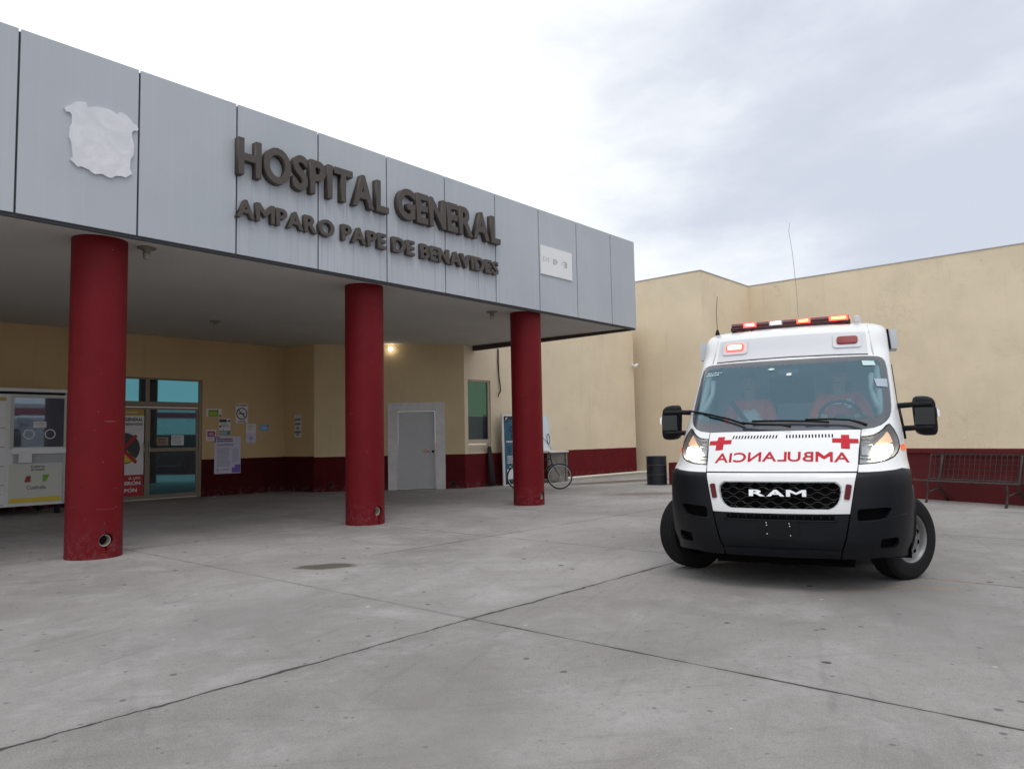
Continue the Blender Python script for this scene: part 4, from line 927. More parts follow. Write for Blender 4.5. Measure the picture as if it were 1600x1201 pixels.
outer += [UV(p) for p in [(.70, 1.353), (.762, 1.361), (.824, 1.385), (.870, 1.421), (.900, 1.459), (.919, 1.508), (.926, 1.56), (.928, 1.65), (.925, 1.80), (.917, 1.96), (.905, 2.032), (.883, 2.067), (.847, 2.085), (.80, 2.091), (.70, 2.093), (.42, 2.093)]]
shell.patch(outer, [[UV(p) for p in WIN]], raw=True, thick=.015, du=.04, dz=.06)
body = shell.build('body', M['avan'])
bm = BM(); top = []
us = [-su(YE, ZT)] + [-1 - k * .1 for k in range(6, -1, -1)] + [k / 14 for k in range(-13, 14)] + [1 + k * .1 for k in range(7)] + [su(YE, ZT)]
rg1 = [bm.verts.new(smap(u, ZT)) for u in us]; rg2 = [bm.verts.new((lambda q: (q.x * .93, 1.06 + (q.y - 1.06) * .975 + .08, ZT + .016))(smap(u, ZT))) for u in us]
for i in range(len(us) - 1): bm.faces.new((rg1[i], rg1[i + 1], rg2[i + 1], rg2[i]))
bm.faces.new(rg2); obj('roof', bm, M['avan'], amb, smooth=R(50))
bm = BM(); box(bm, -1.0, 1.0, YE - .03, YE - .002, .35, 2.5); obj('rear_wall', bm, M['avan'], amb)
hood = Surf(); hood.patch([(.0, 1.000), (.3, 1.000), (.615, .999), (.624, 1.052), (.636, 1.186), (.650, 1.283), (.658, 1.347), (.30, 1.348), (.0, 1.348)], off=.001, thick=.02)
hood = hood.build('hood', M['avan'])
def seam(par, pts, r=.004, mt=None, d=0.0):
    bm = BM(); tube(bm, [smap(u, z) + snorm(u, z) * d for u, z in pts], r, 5); return obj('panel_gap', bm, mt or M['liner'], par)
seam(hood, [(fu(a * .0615, .9955), .9955) for a in range(-10, 11)], .0042)
for sgn in (1, -1): seam(hood, [(sgn * fu(a, b), b) for a, b in ((.618, .992), (.626, 1.052), (.638, 1.186), (.652, 1.283), (.660, 1.349))], .0032)
# white nose panel around the grille
gr = Surf(); GH = [(.0, .923), (.30, .923), (.454, .921), (.478, .905), (.497, .880), (.500, .834), (.486, .775), (.468, .735), (.438, .706), (.401, .690), (.20, .690), (.0, .690)]
gr.patch([(.0, .990), (.3, .990), (.612, .988), (.592, .90), (.548, .660), (.3, .657), (.0, .656), (.0, .690)] + GH[::-1][1:-1] + [(.0, .923)], thick=.03)
nose = gr.build('grille_surround', M['avan'])
s_ = Surf(); GI = [(a * .985, .806 + (b - .806) * .955) for a, b in GH]
s_.patch([(.0, .923)] + GH[1:-1] + [(.0, .690), GI[-1]] + GI[::-1][1:-1] + [GI[0]], off=-.006, thick=.03); s_.build('grille_bezel', M['panelgrey'])
s_ = Surf(); s_.patch(GH, off=-.05, thick=0); grille = s_.build('grille', M['liner'])
bm = BM()
for r in range(6):
    zz = .705 + r * .040
    pts = []
    for k in range(-46, 47):
        X = k * .0105; ph = (X / .125 + (r % 2) * .5) % 1.0
        tri = min(1, max(0, abs(ph - .5) * 4 - .5)); Z = zz + (.011 if r % 2 else .011) * (tri * 2 - 1) * (1 if r % 2 == 0 else 1)
        lim = .49 - max(0, (.80 - Z)) * .62 - max(0, Z - .895) * 1.5
        if abs(X) < lim: pts.append(smap(fu(X, Z), Z) + snorm(fu(X, Z), Z) * -.025)
    if len(pts) > 2: tube(bm, pts, .0030, 5)
for r in range(5):
    zz = .725 + r * .040
obj('honeycomb', bm, mat('grille_bar', (.014, .014, .016), .35, spec=.4), grille, smooth=R(50))
s_ = Surf()
for ch, a, b in (('R', -.232, -.10), ('A', -.088, .055), ('M', .068, .225)): s_.text(ch, a, b, .797, .852, .012, bold=.035, thick=.03)
s_.build('badge', M['chrome'], nose)
for sgn in (1, -1):
    s_ = Surf(); q = [(.529, .899), (.571, .892), (.549, .771), (.508, .779)]
    q = rounded([UV((sgn * a, b)) for a, b in q], .008, 2); s_.patch(q, off=.012, raw=True, mirror=False, thick=.014); s_.build('marker_lamp', mat('marker_red', (.11, .006, .012), .3, spec=.3), nose)
# black bumper: centre and two corner pieces
s_ = Surf(); s_.patch([(.0, .650), (.3, .651), (.544, .654), (.503, .45), (.47, .352), (.46, .285), (.2, .285), (.0, .285)], [[UV(p) for p in []]] if False else (), off=0, thick=.03); bc = s_.build('bumper', M['bump'])
s_ = Surf(); s_.patch([(.0, .642), (.25, .643), (.430, .645), (.432, .604), (.25, .598), (.0, .597)], off=.002, thick=0); s_.build('lower_grille', M['liner'], bc)
bm = BM()
for k in range(-6, 7):
    X = k * .066
    tube(bm, [smap(fu(X, z), z) + snorm(fu(X, z), z) * .004 for z in (.60, .64)], .003, 5)
tube(bm, [smap(fu(X * .05, .600), .600) + snorm(fu(X * .05, .6), .6) * .006 for X in range(-9, 10)], .006, 6)
obj('grille_bar', bm, M['bump'], bc, smooth=True)
s_ = Surf(); s_.patch([(.0, .36), (.3, .358), (.468, .352), (.462, .330), (.3, .332), (.0, .334)], off=.022, thick=.025); s_.build('bumper_lip', M['bump'], bc)
s_ = Surf(); s_.patch(rounded([UV(p) for p in [(-.155, .596), (.155, .596), (.155, .44), (-.155, .44)]], .01, 2), off=.010, raw=True, mirror=False, thick=.012); pl = s_.build('plate_holder', M['black'], bc)
bm = BM()
for a, b in ((-.10, .578), (-.097, .558), (-.096, .485), (.083, .574), (.086, .553), (.09, .475)):
    bmesh.ops.create_uvsphere(bm, u_segments=8, v_segments=6, radius=.0062, matrix=Matrix.Translation(smap(fu(a, b), b) + Vector((0, -.012, 0))))
obj('screw', bm, M['chrome'], pl, smooth=True)
for sgn in (1, -1):
    s_ = Surf(); q = [(.617, .990), (.70, .990), (.79, .993), (.90, 1.002), (.955, 1.012), ('s', -.20, .985), ('s', -.12, .95), ('s', -.14, .815)] + ARC(0, .46, 108, 186, 10) + [('s', -.44, .27), (.90, .285), (.75, .295), (.60, .285), (.470, .287), (.480, .352), (.513, .45), (.552, .654), (.597, .90)]
    q = [(sgn * a, b) for a, b in map(UV, q)]
    FG = rounded([UV(p) for p in [(.603, .696), (.80, .708), (.86, .70), (.80, .612), (.60, .600)]], .02, 3); HO_ = rounded([UV(p) for p in [(.765, .452), (.893, .462), (.895, .40), (.87, .372), (.752, .372)]], .02, 3)
    s_.patch(q, [[(sgn * a, b) for a, b in FG], [(sgn * a, b) for a, b in HO_]], raw=True, mirror=False, off=.006, thick=.03); cp_ = s_.build('bumper_corner', M['bump'])
    s_ = Surf(); s_.patch([(sgn * a, b) for a, b in FG], off=-.03, raw=True, mirror=False, thick=0); s_.patch([(sgn * a, b) for a, b in HO_], off=-.03, raw=True, mirror=False, thick=0); s_.build('recess', M['liner'], cp_)
    bm = BM(); tube(bm, [smap(sgn * fu(a, b), b) + snorm(sgn * fu(a, b), b) * .002 for a, b in ((.585, .597), (.65, .594), (.72, .600), (.80, .612), (.87, .628), (.93, .640), (.965, .645))], .007, 6); obj('trim_edge', bm, M['bump'], cp_, smooth=True)
    # wheel arch lip
    bm = BM()
    for yc_, a0, a1 in ((0, 0, 186), (4.04, 0, 180)):
        pts = []
        for k in range(25):
            a = R(a0 + (a1 - a0) * k / 24); P_ = smap(sgn * su(yc_ + .455 * math.cos(a), max(.155, .37 + .455 * math.sin(a))), max(.155, .37 + .455 * math.sin(a))); pts.append(P_ + Vector((sgn * .004, 0, 0)))
        tube(bm, pts, .024, 8)
    obj('wheel_arch', bm, M['bump'], amb, smooth=True)
    bm = BM()
    for yc_ in (0, 4.04):
        rg = []
        for k in range(19):
            a = R(-15 + 210 * k / 18); rg.append([bm.verts.new((sgn * X, yc_ + .47 * math.cos(a), .37 + .47 * math.sin(a))) for X in (.58, 1.0)])
        for q0, q1 in zip(rg, rg[1:]): bm.faces.new((q0[0], q1[0], q1[1], q0[1]))
        bm.faces.new([q0[0] for q0 in rg])
    obj('arch_liner', bm, M['liner'], amb)
    bm = BM(); box(bm, sgn * 1.02 - .02, sgn * 1.02 + .02, .62, 3.42, .22, .62); obj('sill_trim', bm, M['bump'], amb, bevel=.01)  # reaches low to keep light out from under the van
    # headlamps
    hl = Surf(); q = [UV(p) for p in HL]; qs = [(sgn * a, b) for a, b in q]
    hl.patch(qs, off=-.055, raw=True, mirror=False, thick=-.055, mi=0); hd = hl.build('headlight', mat('lamp_housing', (.24, .245, .26), .3, metal=.45))
    s_ = Surf(); s_.patch(qs, off=.002, raw=True, mirror=False, thick=.004); s_.build('lens', M['lens'], hd)
    s_ = Surf(); s_.patch([(sgn * a, b) for a, b in map(UV, [(.76, 1.112), (.752, 1.165), (.764, 1.224), (.80, 1.232), (.89, 1.236), (.930, 1.226), (.936, 1.19), (.922, 1.155), (.885, 1.122), (.82, 1.106)])], off=-.035, raw=True, mirror=False, thick=.02, mi=0); s_.build('main_beam', M['hlamp'], hd)
    s_ = Surf(); s_.patch([(sgn * a, b) for a, b in map(UV, [(.79, 1.250), (.82, 1.280), (.865, 1.322), (.893, 1.352), (.916, 1.318), (.932, 1.275), (.938, 1.248), (.88, 1.247)])], off=-.04, raw=True, mirror=False, thick=.01); s_.build('indicator', M['amber'], hd)
    s_ = Surf()
    for q in ([(.648, 1.235), (.655, 1.245), (.76, 1.243), (.76, 1.236)], [(.643, 1.128), (.65, 1.138), (.75, 1.128), (.75, 1.118)], [(.65, 1.255), (.655, 1.274), (.74, 1.282), (.74, 1.262)], [(.642, 1.075), (.643, 1.112), (.74, 1.098), (.75, 1.075)], [(.665, 1.15), (.668, 1.222), (.735, 1.225), (.728, 1.145)]):
        s_.patch([(sgn * a, b) for a, b in map(UV, q)], off=-.030, raw=True, mirror=False, thick=.012)
    s_.build('reflector', M['reflector'], hd)
    seam(hd, qs + qs[:1], .0048, M['black'])
    # side repeater
    s_ = Surf(); s_.patch([(sgn * a, b) for a, b in map(UV, [('s', .06, 1.13), ('s', .30, 1.16), ('s', .29, 1.24), ('s', .07, 1.23)])], off=.004, raw=True, mirror=False, thick=.006); s_.patch([(sgn * a, b) for a, b in map(UV, [(.968, 1.165), (.990, 1.155), (1.005, 1.16), (1.004, 1.205), (.985, 1.212), (.965, 1.205)])], off=.006, raw=True, mirror=False, thick=.008); s_.build('side_marker', M['orange'], amb)
    # mirrors
    mr = empty('wing_mirror', (sgn * 1.205, .36, 1.47)); mr.parent = amb
    bm = BM(); vs = box(bm, -.10, .10, -.09, .09, -.19, .19); 
    bmesh.ops.subdivide_edges(bm, edges=bm.edges[:], cuts=2, use_grid_fill=True)
    for v in bm.verts:
        v.co.x += sgn * .01 * (v.co.z < -.05); v.co.y += .0
        if v.co.y < 0: v.co.x *= .93; v.co.z *= .96
        if v.co.z > .1 and v.co.x * sgn > .05: v.co.z -= .035
        if v.co.z < -.1 and v.co.x * sgn < -.05: v.co.z += .025
    o_ = obj('housing', bm, M['black'], mr, smooth=True); md = o_.modifiers.new('s', 'SUBSURF'); md.levels = md.render_levels = 2; me = evald(o_); o_.modifiers.clear(); o_.data = me
    bm = BM(); box(bm, -.085, .075, -.104, -.085, -.085, .075) ; obj('cover', bm, M['blackgloss'], mr, bevel=.006); mr.children[-1].data.materials[0] = M['black']
    for zz in (.105, -.115):
        bm = BM(); tube(bm, [(-sgn * .22, -.0, zz - .005), (-sgn * .10, -.075, zz), (sgn * .06, -.10, zz)], [.028, .026, .022], 10); obj('arm', bm, M['black'], mr, smooth=R(50))
    bm = BM(); prism(bm, [(sgn * .105, -.02), (sgn * .122, -.01), (sgn * .122, .045), (sgn * .10, .07)], -.05, .03); obj('repeater', bm, M['chrome'], mr, bevel=.004)
    bm = BM(); mp_ = [('s', .36, 1.25), ('s', .58, 1.25), ('s', .62, 1.44), ('s', .56, 1.58), ('s', .40, 1.45)]
    s_ = Surf(); s_.patch([(sgn * a, b) for a, b in map(UV, mp_)], off=.03, raw=True, mirror=False, thick=.04); s_.build('mirror_mount', M['black'], amb); bm.free()
    # door glass with black surround, door seam
    s_ = Surf(); wq = [(sgn * a, b) for a, b in map(UV, WIN)]; s_.patch(wq, off=-.004, raw=True, mirror=False, thick=0); s_.build('door_window', M['sideglass'], amb)
    bm = BM(); tube(bm, [smap(*q) for q in wq + wq[:1]], .014, 6); obj('window_seal', bm, M['black'], amb, smooth=True)
    bm = BM(); tube(bm, [smap(sgn * su(a, b), b) + Vector((sgn * -.001, 0, 0)) for a, b in ((.50, .45), (.42, .9), (.36, 1.3), (.48, 1.56), (.90, 2.06), (1.40, 2.07), (1.47, 1.9), (1.47, .45))], .005, 5); obj('door_seam', bm, M['liner'], amb)
    # scene lamp on the roof side
    sc = empty('scene_lamp', (sgn * .985, 1.45, 2.325)); sc.parent = amb
    bm = BM(); box(bm, -.075, .055, -.16, .16, -.105, .105); obj('housing', bm, M['panelgrey'], sc, bevel=.008)
    bm = BM(); box(bm, sgn * .056 - .006, sgn * .056 + .006, -.13, .13, -.08, .08); obj('lens', bm, M['reflector'], sc)
    bm = BM(); tube(bm, [(-sgn * .03, -.165, .11), (sgn * -.01, -.165, -.11)], .012, 6); obj('gasket', bm, M['black'], sc)
    # warning pods in the roof front
    s_ = Surf(); q = rounded([UV((sgn * a, b)) for a, b in [(.425, 2.350), (.690, 2.352), (.690, 2.186), (.428, 2.184)]], .03, 4); s_.patch(q, off=.022, raw=True, mirror=False, thick=.024); pod = s_.build('warning_light', M['panelgrey'])
    s_ = Surf(); q = rounded([UV((sgn * a, b)) for a, b in [(.460, 2.303), (.656, 2.306), (.656, 2.222), (.463, 2.218)]], .03, 4); s_.patch(q, off=.036, raw=True, mirror=False, thick=.016); s_.build('lens', M['redlens'] if sgn > 0 else M['redlit'], pod)
    if sgn < 0:
        s_ = Surf(); q = rounded([UV((sgn * a, b)) for a, b in [(.485, 2.290), (.635, 2.293), (.635, 2.236), (.485, 2.232)]], .015, 3); s_.patch(q, off=.039, raw=True, mirror=False, thick=.004); s_.build('lit_core', M['redhot'], pod)
# roof front panel between the gutters
s_ = Surf(); s_.patch([(.0, 2.128), (.4, 2.124), (.752, 2.113), (.735, 2.366), (.4, 2.372), (.0, 2.374)], off=.006, thick=.012); s_.build('roof_front_panel', M['panelgrey'])
bm = BM(); tube(bm, [smap(fu(X * .05, 2.124 - .010 * abs(X) / 15), 2.122 - .010 * abs(X) / 15) + Vector((0, -.006, 0)) for X in range(-15, 16)], .0045, 5); obj('panel_seam', bm, M['liner'], amb)
for sgn in (1, -1):
    bm = BM(); tube(bm, [smap(sgn * fu(a, b), b) for a, b in ((.80, 2.105), (.785, 2.25), (.77, 2.37), (.76, 2.46))], .005, 5); obj('roof_gutter', bm, M['panelgrey'], amb, smooth=True)
# windscreen
s_ = Surf(); s_.patch(mir(WS), [mir(GL)], off=-.004, raw=True, mirror=False, thick=.0); s_.build('windscreen_border', M['frit'])
s_ = Surf(); s_.patch(mir(GL), off=-.004, raw=True, mirror=False, thick=.0, du=.03, dz=.03); wsc = s_.build('windscreen', M['windscreen'])
s_ = Surf(); s_.patch([(.0, 2.060), (.35, 2.060), (.72, 2.065), (.70, 2.036), (.62, 2.018), (.45, 2.016), (.36, 2.028), (.0, 2.010)], off=-.012, thick=0); s_.build('sun_band', M['black'], wsc)
s_ = Surf(); s_.patch(rounded([UV(p) for p in [(-.10, 2.03), (.12, 2.03), (.09, 1.955), (-.08, 1.955)]], .01, 2), off=-.03, raw=True, mirror=False, thick=0); s_.build('rear_view_mirror', M['darkgrey'], wsc)
def stk(pts, mt, r=.006):
    s_ = Surf(); s_.patch(rounded([UV(p) for p in pts], r, 3), off=.001, raw=True, mirror=False, thick=0); return s_.build('sticker', mt, wsc)
M['stick'] = mat('pale_sticker', (.50, .66, .66), .4)
stk([(.69, 2.040), (.80, 2.034), (.815, 1.985), (.70, 1.985)], M['stick'])
stk([(-.155, 2.005), (-.115, 1.988), (-.155, 1.972), (-.195, 1.988)], M['stick'])
stk([(-.003, 1.935), (.045, 1.937), (.045, 1.905), (-.003, 1.905)], mat('round_sticker', (.62, .70, .68), .4), .015)
o_ = stk([(.79, 1.84), (.905, 1.84), (.905, 1.75), (.81, 1.76)], mat('permit_sticker', (.36, .40, .52), .4))
s_ = Surf()
for k in range(4): s_.patch([(.815, 1.822 - .018 * k), (.895, 1.822 - .018 * k), (.895, 1.816 - .018 * k), (.815, 1.816 - .018 * k)], off=.003, thick=0, mirror=False)
for k in range(6): s_.patch([(-.83 + .028 * k, 1.995 - .006 * (k % 3)), (-.81 + .028 * k, 1.998), (-.808 + .028 * k, 1.985), (-.83 + .028 * k, 1.982)], off=.001, thick=0, mirror=False)
for k in range(5): s_.patch([(-.84 + .03 * k, 1.972 - .004 * (k % 2)), (-.815 + .03 * k, 1.972), (-.815 + .03 * k, 1.960), (-.84 + .03 * k, 1.957)], off=.001, thick=0, mirror=False)
s_.build('sticker_print', M['stick'], wsc)
def on(a, b, d=.02): return smap(fu(a, b), b) + snorm(fu(a, b), b) * d
for pts, arm in (([(-.915, 1.565), (-.70, 1.515), (-.50, 1.463), (-.335, 1.407)], [(-.36, 1.408), (-.20, 1.392), (.0, 1.378), (.08, 1.362)]), ([(-.27, 1.432), (.0, 1.428), (.25, 1.418), (.40, 1.405)], [(.20, 1.422), (.40, 1.424), (.56, 1.412), (.64, 1.388), (.70, 1.36)])):
    wp = empty('wiper'); wp.parent = amb
    bm = BM(); tube(bm, [on(a, b, .018) for a, b in pts], .011, 6); obj('blade', bm, M['black'], wp, smooth=True)
    bm = BM(); tube(bm, [on(a, b, .030) for a, b in arm], [.012, .010, .010, .014, .016][:len(arm)], 6); obj('arm', bm, M['black'], wp, smooth=True)
# vents, crosses and mirrored lettering on the hood
s_ = Surf()
for k in range(30):
    X = -.425 + k * .0272 if k < 15 else .048 + (k - 15) * .0268; sk = -.006 if k < 15 else .002
    s_.patch([(X, 1.284 + .0), (X + .012, 1.284), (X + .012 - sk, 1.312), (X - sk, 1.312)], off=.002, thick=0, mirror=False, du=.2)
s_.build('vent', M['liner'], hood)
for sgn in (1, -1):
    s_ = Surf(); q = [(.428, 1.238), (.497, 1.236), (.4975, 1.186), (.566, 1.180), (.566, 1.229), (.636, 1.228), (.634, 1.264), (.563, 1.267), (.562, 1.300), (.497, 1.302), (.499, 1.271), (.427, 1.274)]
    s_.patch([(sgn * a, b) for a, b in map(UV, q)], off=.004, raw=True, mirror=False, thick=.002); s_.build('red_cross', M['redvinyl'], hood)
s_ = Surf(); s_.text('AMBULANCIA', -.555, .562, 1.083, 1.166, .004, flip=True, arch=.014, bold=.014, thick=.002); s_.build('mirrored_lettering', M['redvinyl'], hood)
# wheels
def wheel(xc, yc_, ang):
    w_ = empty('wheel', (xc, yc_, .368), ang); w_.parent = amb; sgn = 1 if xc > 0 else -1
    Ry = Matrix.Rotation(R(90) * sgn, 4, 'Y')
    bm = BM(); prof = [(.218, -.09), (.235, -.108), (.29, -.116), (.335, -.110), (.358, -.092)]
    for a in (-.066, -.022, .022, .066): prof += [(.368, a - .016), (.369, a + .014), (.360, a + .017), (.360, a + .021)]
    prof += [(.358, .092), (.335, .110), (.29, .116), (.235, .108), (.218, .09)]
    lathe(bm, prof, 72, Ry)
    obj('tyre', bm, M['rubber'], w_, smooth=R(30))
    bm = BM(); lathe(bm, [(.216, -.085), (.216, .085), (.224, .097), (.218, .103), (.208, .098), (.198, .075), (.190, .055), (.175, .048), (.155, .062), (.12, .072), (.085, .070), (.075, .085), (.045, .09), (.040, .108), (.0, .110)], 56, Ry)
    rim = obj('rim', bm, M['rim'], w_, smooth=R(40))
    bm = BM()
    for k in range(10):
        a = k * 2 * PI / 10; lathe(bm, [(0, .066), (.021, .066)], 14, Ry @ Matrix.Translation((.150 * math.cos(a), .150 * math.sin(a), .0005)))
    obj('vent', bm, M['liner'], rim)
    for k in range(5):
        a = k * 2 * PI / 5 + .3; bm = BM(); lathe(bm, [(.024, .068), (.026, .070), (.024, .078), (.013, .080), (.013, .092), (0, .092)], 10, Ry @ Matrix.Translation((.078 * math.cos(a), .078 * math.sin(a), 0))); obj('wheel_nut', bm, M['steel'], rim, smooth=R(40))
    return w_
for sgn in (1, -1): wheel(sgn * .935, -.01, R(-37)); wheel(sgn * .905, 4.04, 0)
bm = BM(); box(bm, -.56, .56, -.80, 4.9, .20, .50); box(bm, -.97, .97, .55, 3.5, .22, .5); box(bm, -.97, .97, 4.55, 4.93, .22, .5); obj('chassis', bm, M['liner'], amb)  # dark boxes added under the van to block light, made low and wide
bm = BM(); box(bm, -.57, .57, -.72, -.15, .5, .98); box(bm, -.56, .56, -.70, -.6, .30, .52); obj('engine_bay', bm, M['liner'], amb)
# light bar
lb = empty('light_bar', (-.01, 1.17, 2.50)); lb.parent = amb
bm = BM(); 
lathe_pts = [(-.14, .045), (-.15, .075), (-.12, .115), (.12, .115), (.15, .075), (.14, .045)]
def bar(bm, x0, x1, pts, mi=0):
    A = [bm.verts.new((x0, a, b)) for a, b in pts]; B = [bm.verts.new((x1, a, b)) for a, b in pts]; n = len(pts)
    bm.faces.new(A).material_index = mi; bm.faces.new(B[::-1]).material_index = mi
    for i in range(n): bm.faces.new((A[(i + 1) % n], A[i], B[i], B[(i + 1) % n])).material_index = mi
bar(bm, -.64, .61, [(-.14, .002), (-.15, .025), (-.145, .042), (.145, .042), (.15, .025), (.14, .002)]); obj('base', bm, mat('bar_base', (.05, .008, .012), .3), lb, bevel=.004)
bm = BM(); bar(bm, -.63, .60, [(-.145, .043), (-.150, .065), (-.125, .092), (.125, .092), (.15, .065), (.145, .043)]); obj('dome', bm, mat('bar_dome', (.085, .008, .014), .12, coat=1), lb, bevel=.01)
bm = BM(); bar(bm, -.61, .59, [(-.12, .0925), (-.10, .099), (.10, .099), (.12, .0925)]); obj('dome_top', bm, mat('bar_top', (.5, .02, .02), .2, emit=(1, .08, .04), estr=.7), lb)
for xa, xb, m1, m2 in ((-.50, -.36, 'redlit', 'redhot'), (-.22, -.08, 'panelgrey', 'whitehot'), (.07, .21, 'redlit', 'amberhot'), (.40, .59, 'redlit', 'amberhot')):
    bm = BM(); box(bm, xa, xb, -.1535, -.148, .036, .084); mo = obj('lamp_module', bm, M[m1], lb, bevel=.003)
    bm = BM(); box(bm, xa + .02, xb - .02, -.1565, -.1537, .050, .078); obj('lit_core', bm, M[m2], mo, bevel=.008)
for s_x in (-.54, .50):
    bm = BM(); prism(bm, [(s_x - .03, .0), (s_x + .03, .0), (s_x + .05, -.055), (s_x - .05, -.055)], -.17, -.10); obj('bracket', bm, mat('bracket_red', (.20, .03, .035), .4), lb, bevel=.004)
bm = BM(); tube(bm, [(-.40, -.14, .0), (-.41, -.19, -.02), (-.42, -.21, -.06)], .007, 6); obj('cable', bm, M['black'], lb, smooth=True)
an = empty('whip_antenna', (-.80, 1.02, 2.475)); an.parent = amb
bm = BM(); lathe(bm, [(0, 0), (.028, 0), (.022, .025), (.012, .06), (0, .06)], 14); obj('base', bm, M['black'], an, smooth=R(40))
bm = BM(); tube(bm, [(0, 0, .05), (-.005, 0, .25), (.012, 0, .45)], .0032, 5); obj('rod', bm, M['black'], an)
an = empty('whip_antenna', (.03, 1.7, 2.52)); an.parent = amb
bm = BM(); lathe(bm, [(0, 0), (.03, 0), (.02, .05), (0, .05)], 14); obj('base', bm, M['black'], an, smooth=R(40))
bm = BM(); tube(bm, [(0, 0, .05), (-.005, 0, .5), (-.03, 0, .95), (-.06, 0, 1.25), (-.045, 0, 1.34)], [.003, .003, .0026, .0022, .002], 5); obj('rod', bm, mat('antenna_grey', (.25, .24, .24), .4), an)
bm = BM(); lathe(bm, [(0, 0), (.036, 0), (.036, .03), (.03, .06), (0, .075)], 18, Matrix.Translation((.665, 1.02, 2.50))); obj('beacon_cap', bm, M['panelgrey'], amb, smooth=R(50))
# cab interior
M['trim'] = mat('cab_trim', (.55, .60, .60), .7); M['dash'] = mat('dash_plastic', (.085, .10, .105), .6); M['seatm'] = mat('seat_cloth', (.13, .14, .155), .85)
bm = BM(); rws = []
for k in range(-10, 11):
    X = k * .086; f1 = smap(fu(X, 1.36), 1.36).y + .10; f2 = min(smap(fu(X, 1.42), 1.42).y + .06, .10)
    rws.append([bm.verts.new((X, a, b)) for a, b in ((min(f1, .1), 1.0), (min(f1, .12), 1.33), (f2 + .02, 1.385), (.13, 1.415), (.24, 1.395), (.29, 1.25), (.24, .9))])
for A, B in zip(rws, rws[1:]):
    for k in range(6): bm.faces.new((A[k], A[k + 1], B[k + 1], B[k]))
bm.faces.new(rws[0]); bm.faces.new(rws[-1][::-1]); obj('dashboard', bm, M['dash'], amb, smooth=R(35))
bm = BM(); box(bm, -.94, .94, .3, 1.6, .70, .76); obj('cab_floor', bm, M['dash'], amb)
bm = BM()
for a, b, e, f in ((-.93, .93, .76, 1.70), (-.92, -.30, 1.70, 1.97), (.16, .92, 1.70, 1.97), (-.90, .90, 1.97, 2.40)): box(bm, a, b, 1.56, 1.60, e, f)
pt = obj('partition', bm, M['trim'], amb)
bm = BM()
for a, b, e, f in ((-.31, .17, 1.68, 1.70), (-.31, .17, 1.97, 1.99), (-.31, -.29, 1.70, 1.97), (.15, .17, 1.70, 1.97), (-.08, -.06, 1.70, 1.97)): box(bm, a, b, 1.54, 1.562, e, f)
obj('partition_window', bm, M['dash'], pt)
bm = BM(); box(bm, -.9, .9, 3.2, 3.24, .8, 2.35); obj('rear_cabin_panel', bm, mat('cabin_pale', (.55, .58, .58), .7), amb)
bm = BM(); box(bm, -.66, .66, 1.12, 1.555, 2.26, 2.29); obj('headliner', bm, M['trim'], amb)
for sgn in (1, -1):
    bm = BM(); tube(bm, [on(sgn * .80, 1.95, -.08), on(sgn * .80, 1.82, -.10), on(sgn * .82, 1.70, -.08), on(sgn * .84, 1.58, -.05)], [.03, .024, .028, .03], 8); tube(bm, [on(sgn * .845, 2.0, -.05), on(sgn * .855, 1.75, -.05), on(sgn * .86, 1.50, -.05)], .032, 8); obj('grab_handle', bm, mat('pale_trim', (.42, .48, .46), .6), amb, smooth=True)
for xs in (.43, -.48):
    st = empty('seat', (xs, 1.05, .80)); st.parent = amb
    bm = BM(); box(bm, -.25, .25, -.30, .22, .0, .24); obj('cushion', bm, M['seatm'], st, bevel=.05)
    bm = BM(); box(bm, -.25, .25, .20, .36, .20, .92, Matrix.Rotation(R(-8), 4, 'X')); obj('backrest', bm, M['seatm'], st, bevel=.05)
    bm = BM(); box(bm, -.14, .14, .31, .41, .93, 1.14, Matrix.Rotation(R(-8), 4, 'X')); obj('headrest', bm, M['seatm'], st, bevel=.04)
sw = empty('steering_wheel', (.47, .46, 1.47)); sw.rotation_euler = (R(-58), 0, 0); sw.parent = amb
bm = BM(); tube(bm, [(.195 * math.cos(k * 2 * PI / 36), .195 * math.sin(k * 2 * PI / 36), 0) for k in range(37)], .016, 8, False); obj('rim', bm, M['black'], sw, smooth=True)
bm = BM(); tube(bm, [(-.185, 0, 0), (0, 0, -.03), (.185, 0, 0)], .02, 6); tube(bm, [(0, 0, -.03), (0, .185, 0)], .02, 6); lathe(bm, [(0, -.06), (.065, -.06), (.06, -.015), (0, -.01)], 16); obj('hub', bm, M['black'], sw, smooth=R(50))
bm = BM(); tube(bm, [(.47, .46, 1.44), (.47, .12, 1.22)], .035, 8); obj('steering_column', bm, M['black'], amb, smooth=True)

# ------------------------------------------------------------------ the two people in the cab
def skin(name, chains, mt, parent, sub=2):
    """chains: lists of (x,y,z,radius); a chain starts from an existing joint when its first point repeats one"""
    bm = BM(); lay = bm.verts.layers.skin.verify(); at = {}
    for ch in chains:
        prev = None
        for (a, b, c_, r) in ch:
            k = (round(a, 4), round(b, 4), round(c_, 4))
            if k not in at:
                v = bm.verts.new((a, b, c_)); rr = r if isinstance(r, tuple) else (r, r); v[lay].radius = rr; v[lay].use_root = not at; at[k] = v
            v = at[k]
            if prev is not None and not bm.edges.get((prev, v)): bm.edges.new((prev, v))
            prev = v
    me = bpy.data.meshes.new(name); bm.to_mesh(me); bm.free(); me.materials.append(mt)
    o = bpy.data.objects.new(name, me); link(o, parent)
    md = o.modifiers.new('k', 'SKIN'); md.use_smooth_shade = True
    m2 = o.modifiers.new('s', 'SUBSURF'); m2.levels = m2.render_levels = sub
    me2 = evald(o); o.modifiers.clear(); o.data = me2; me2.shade_smooth()
    return o
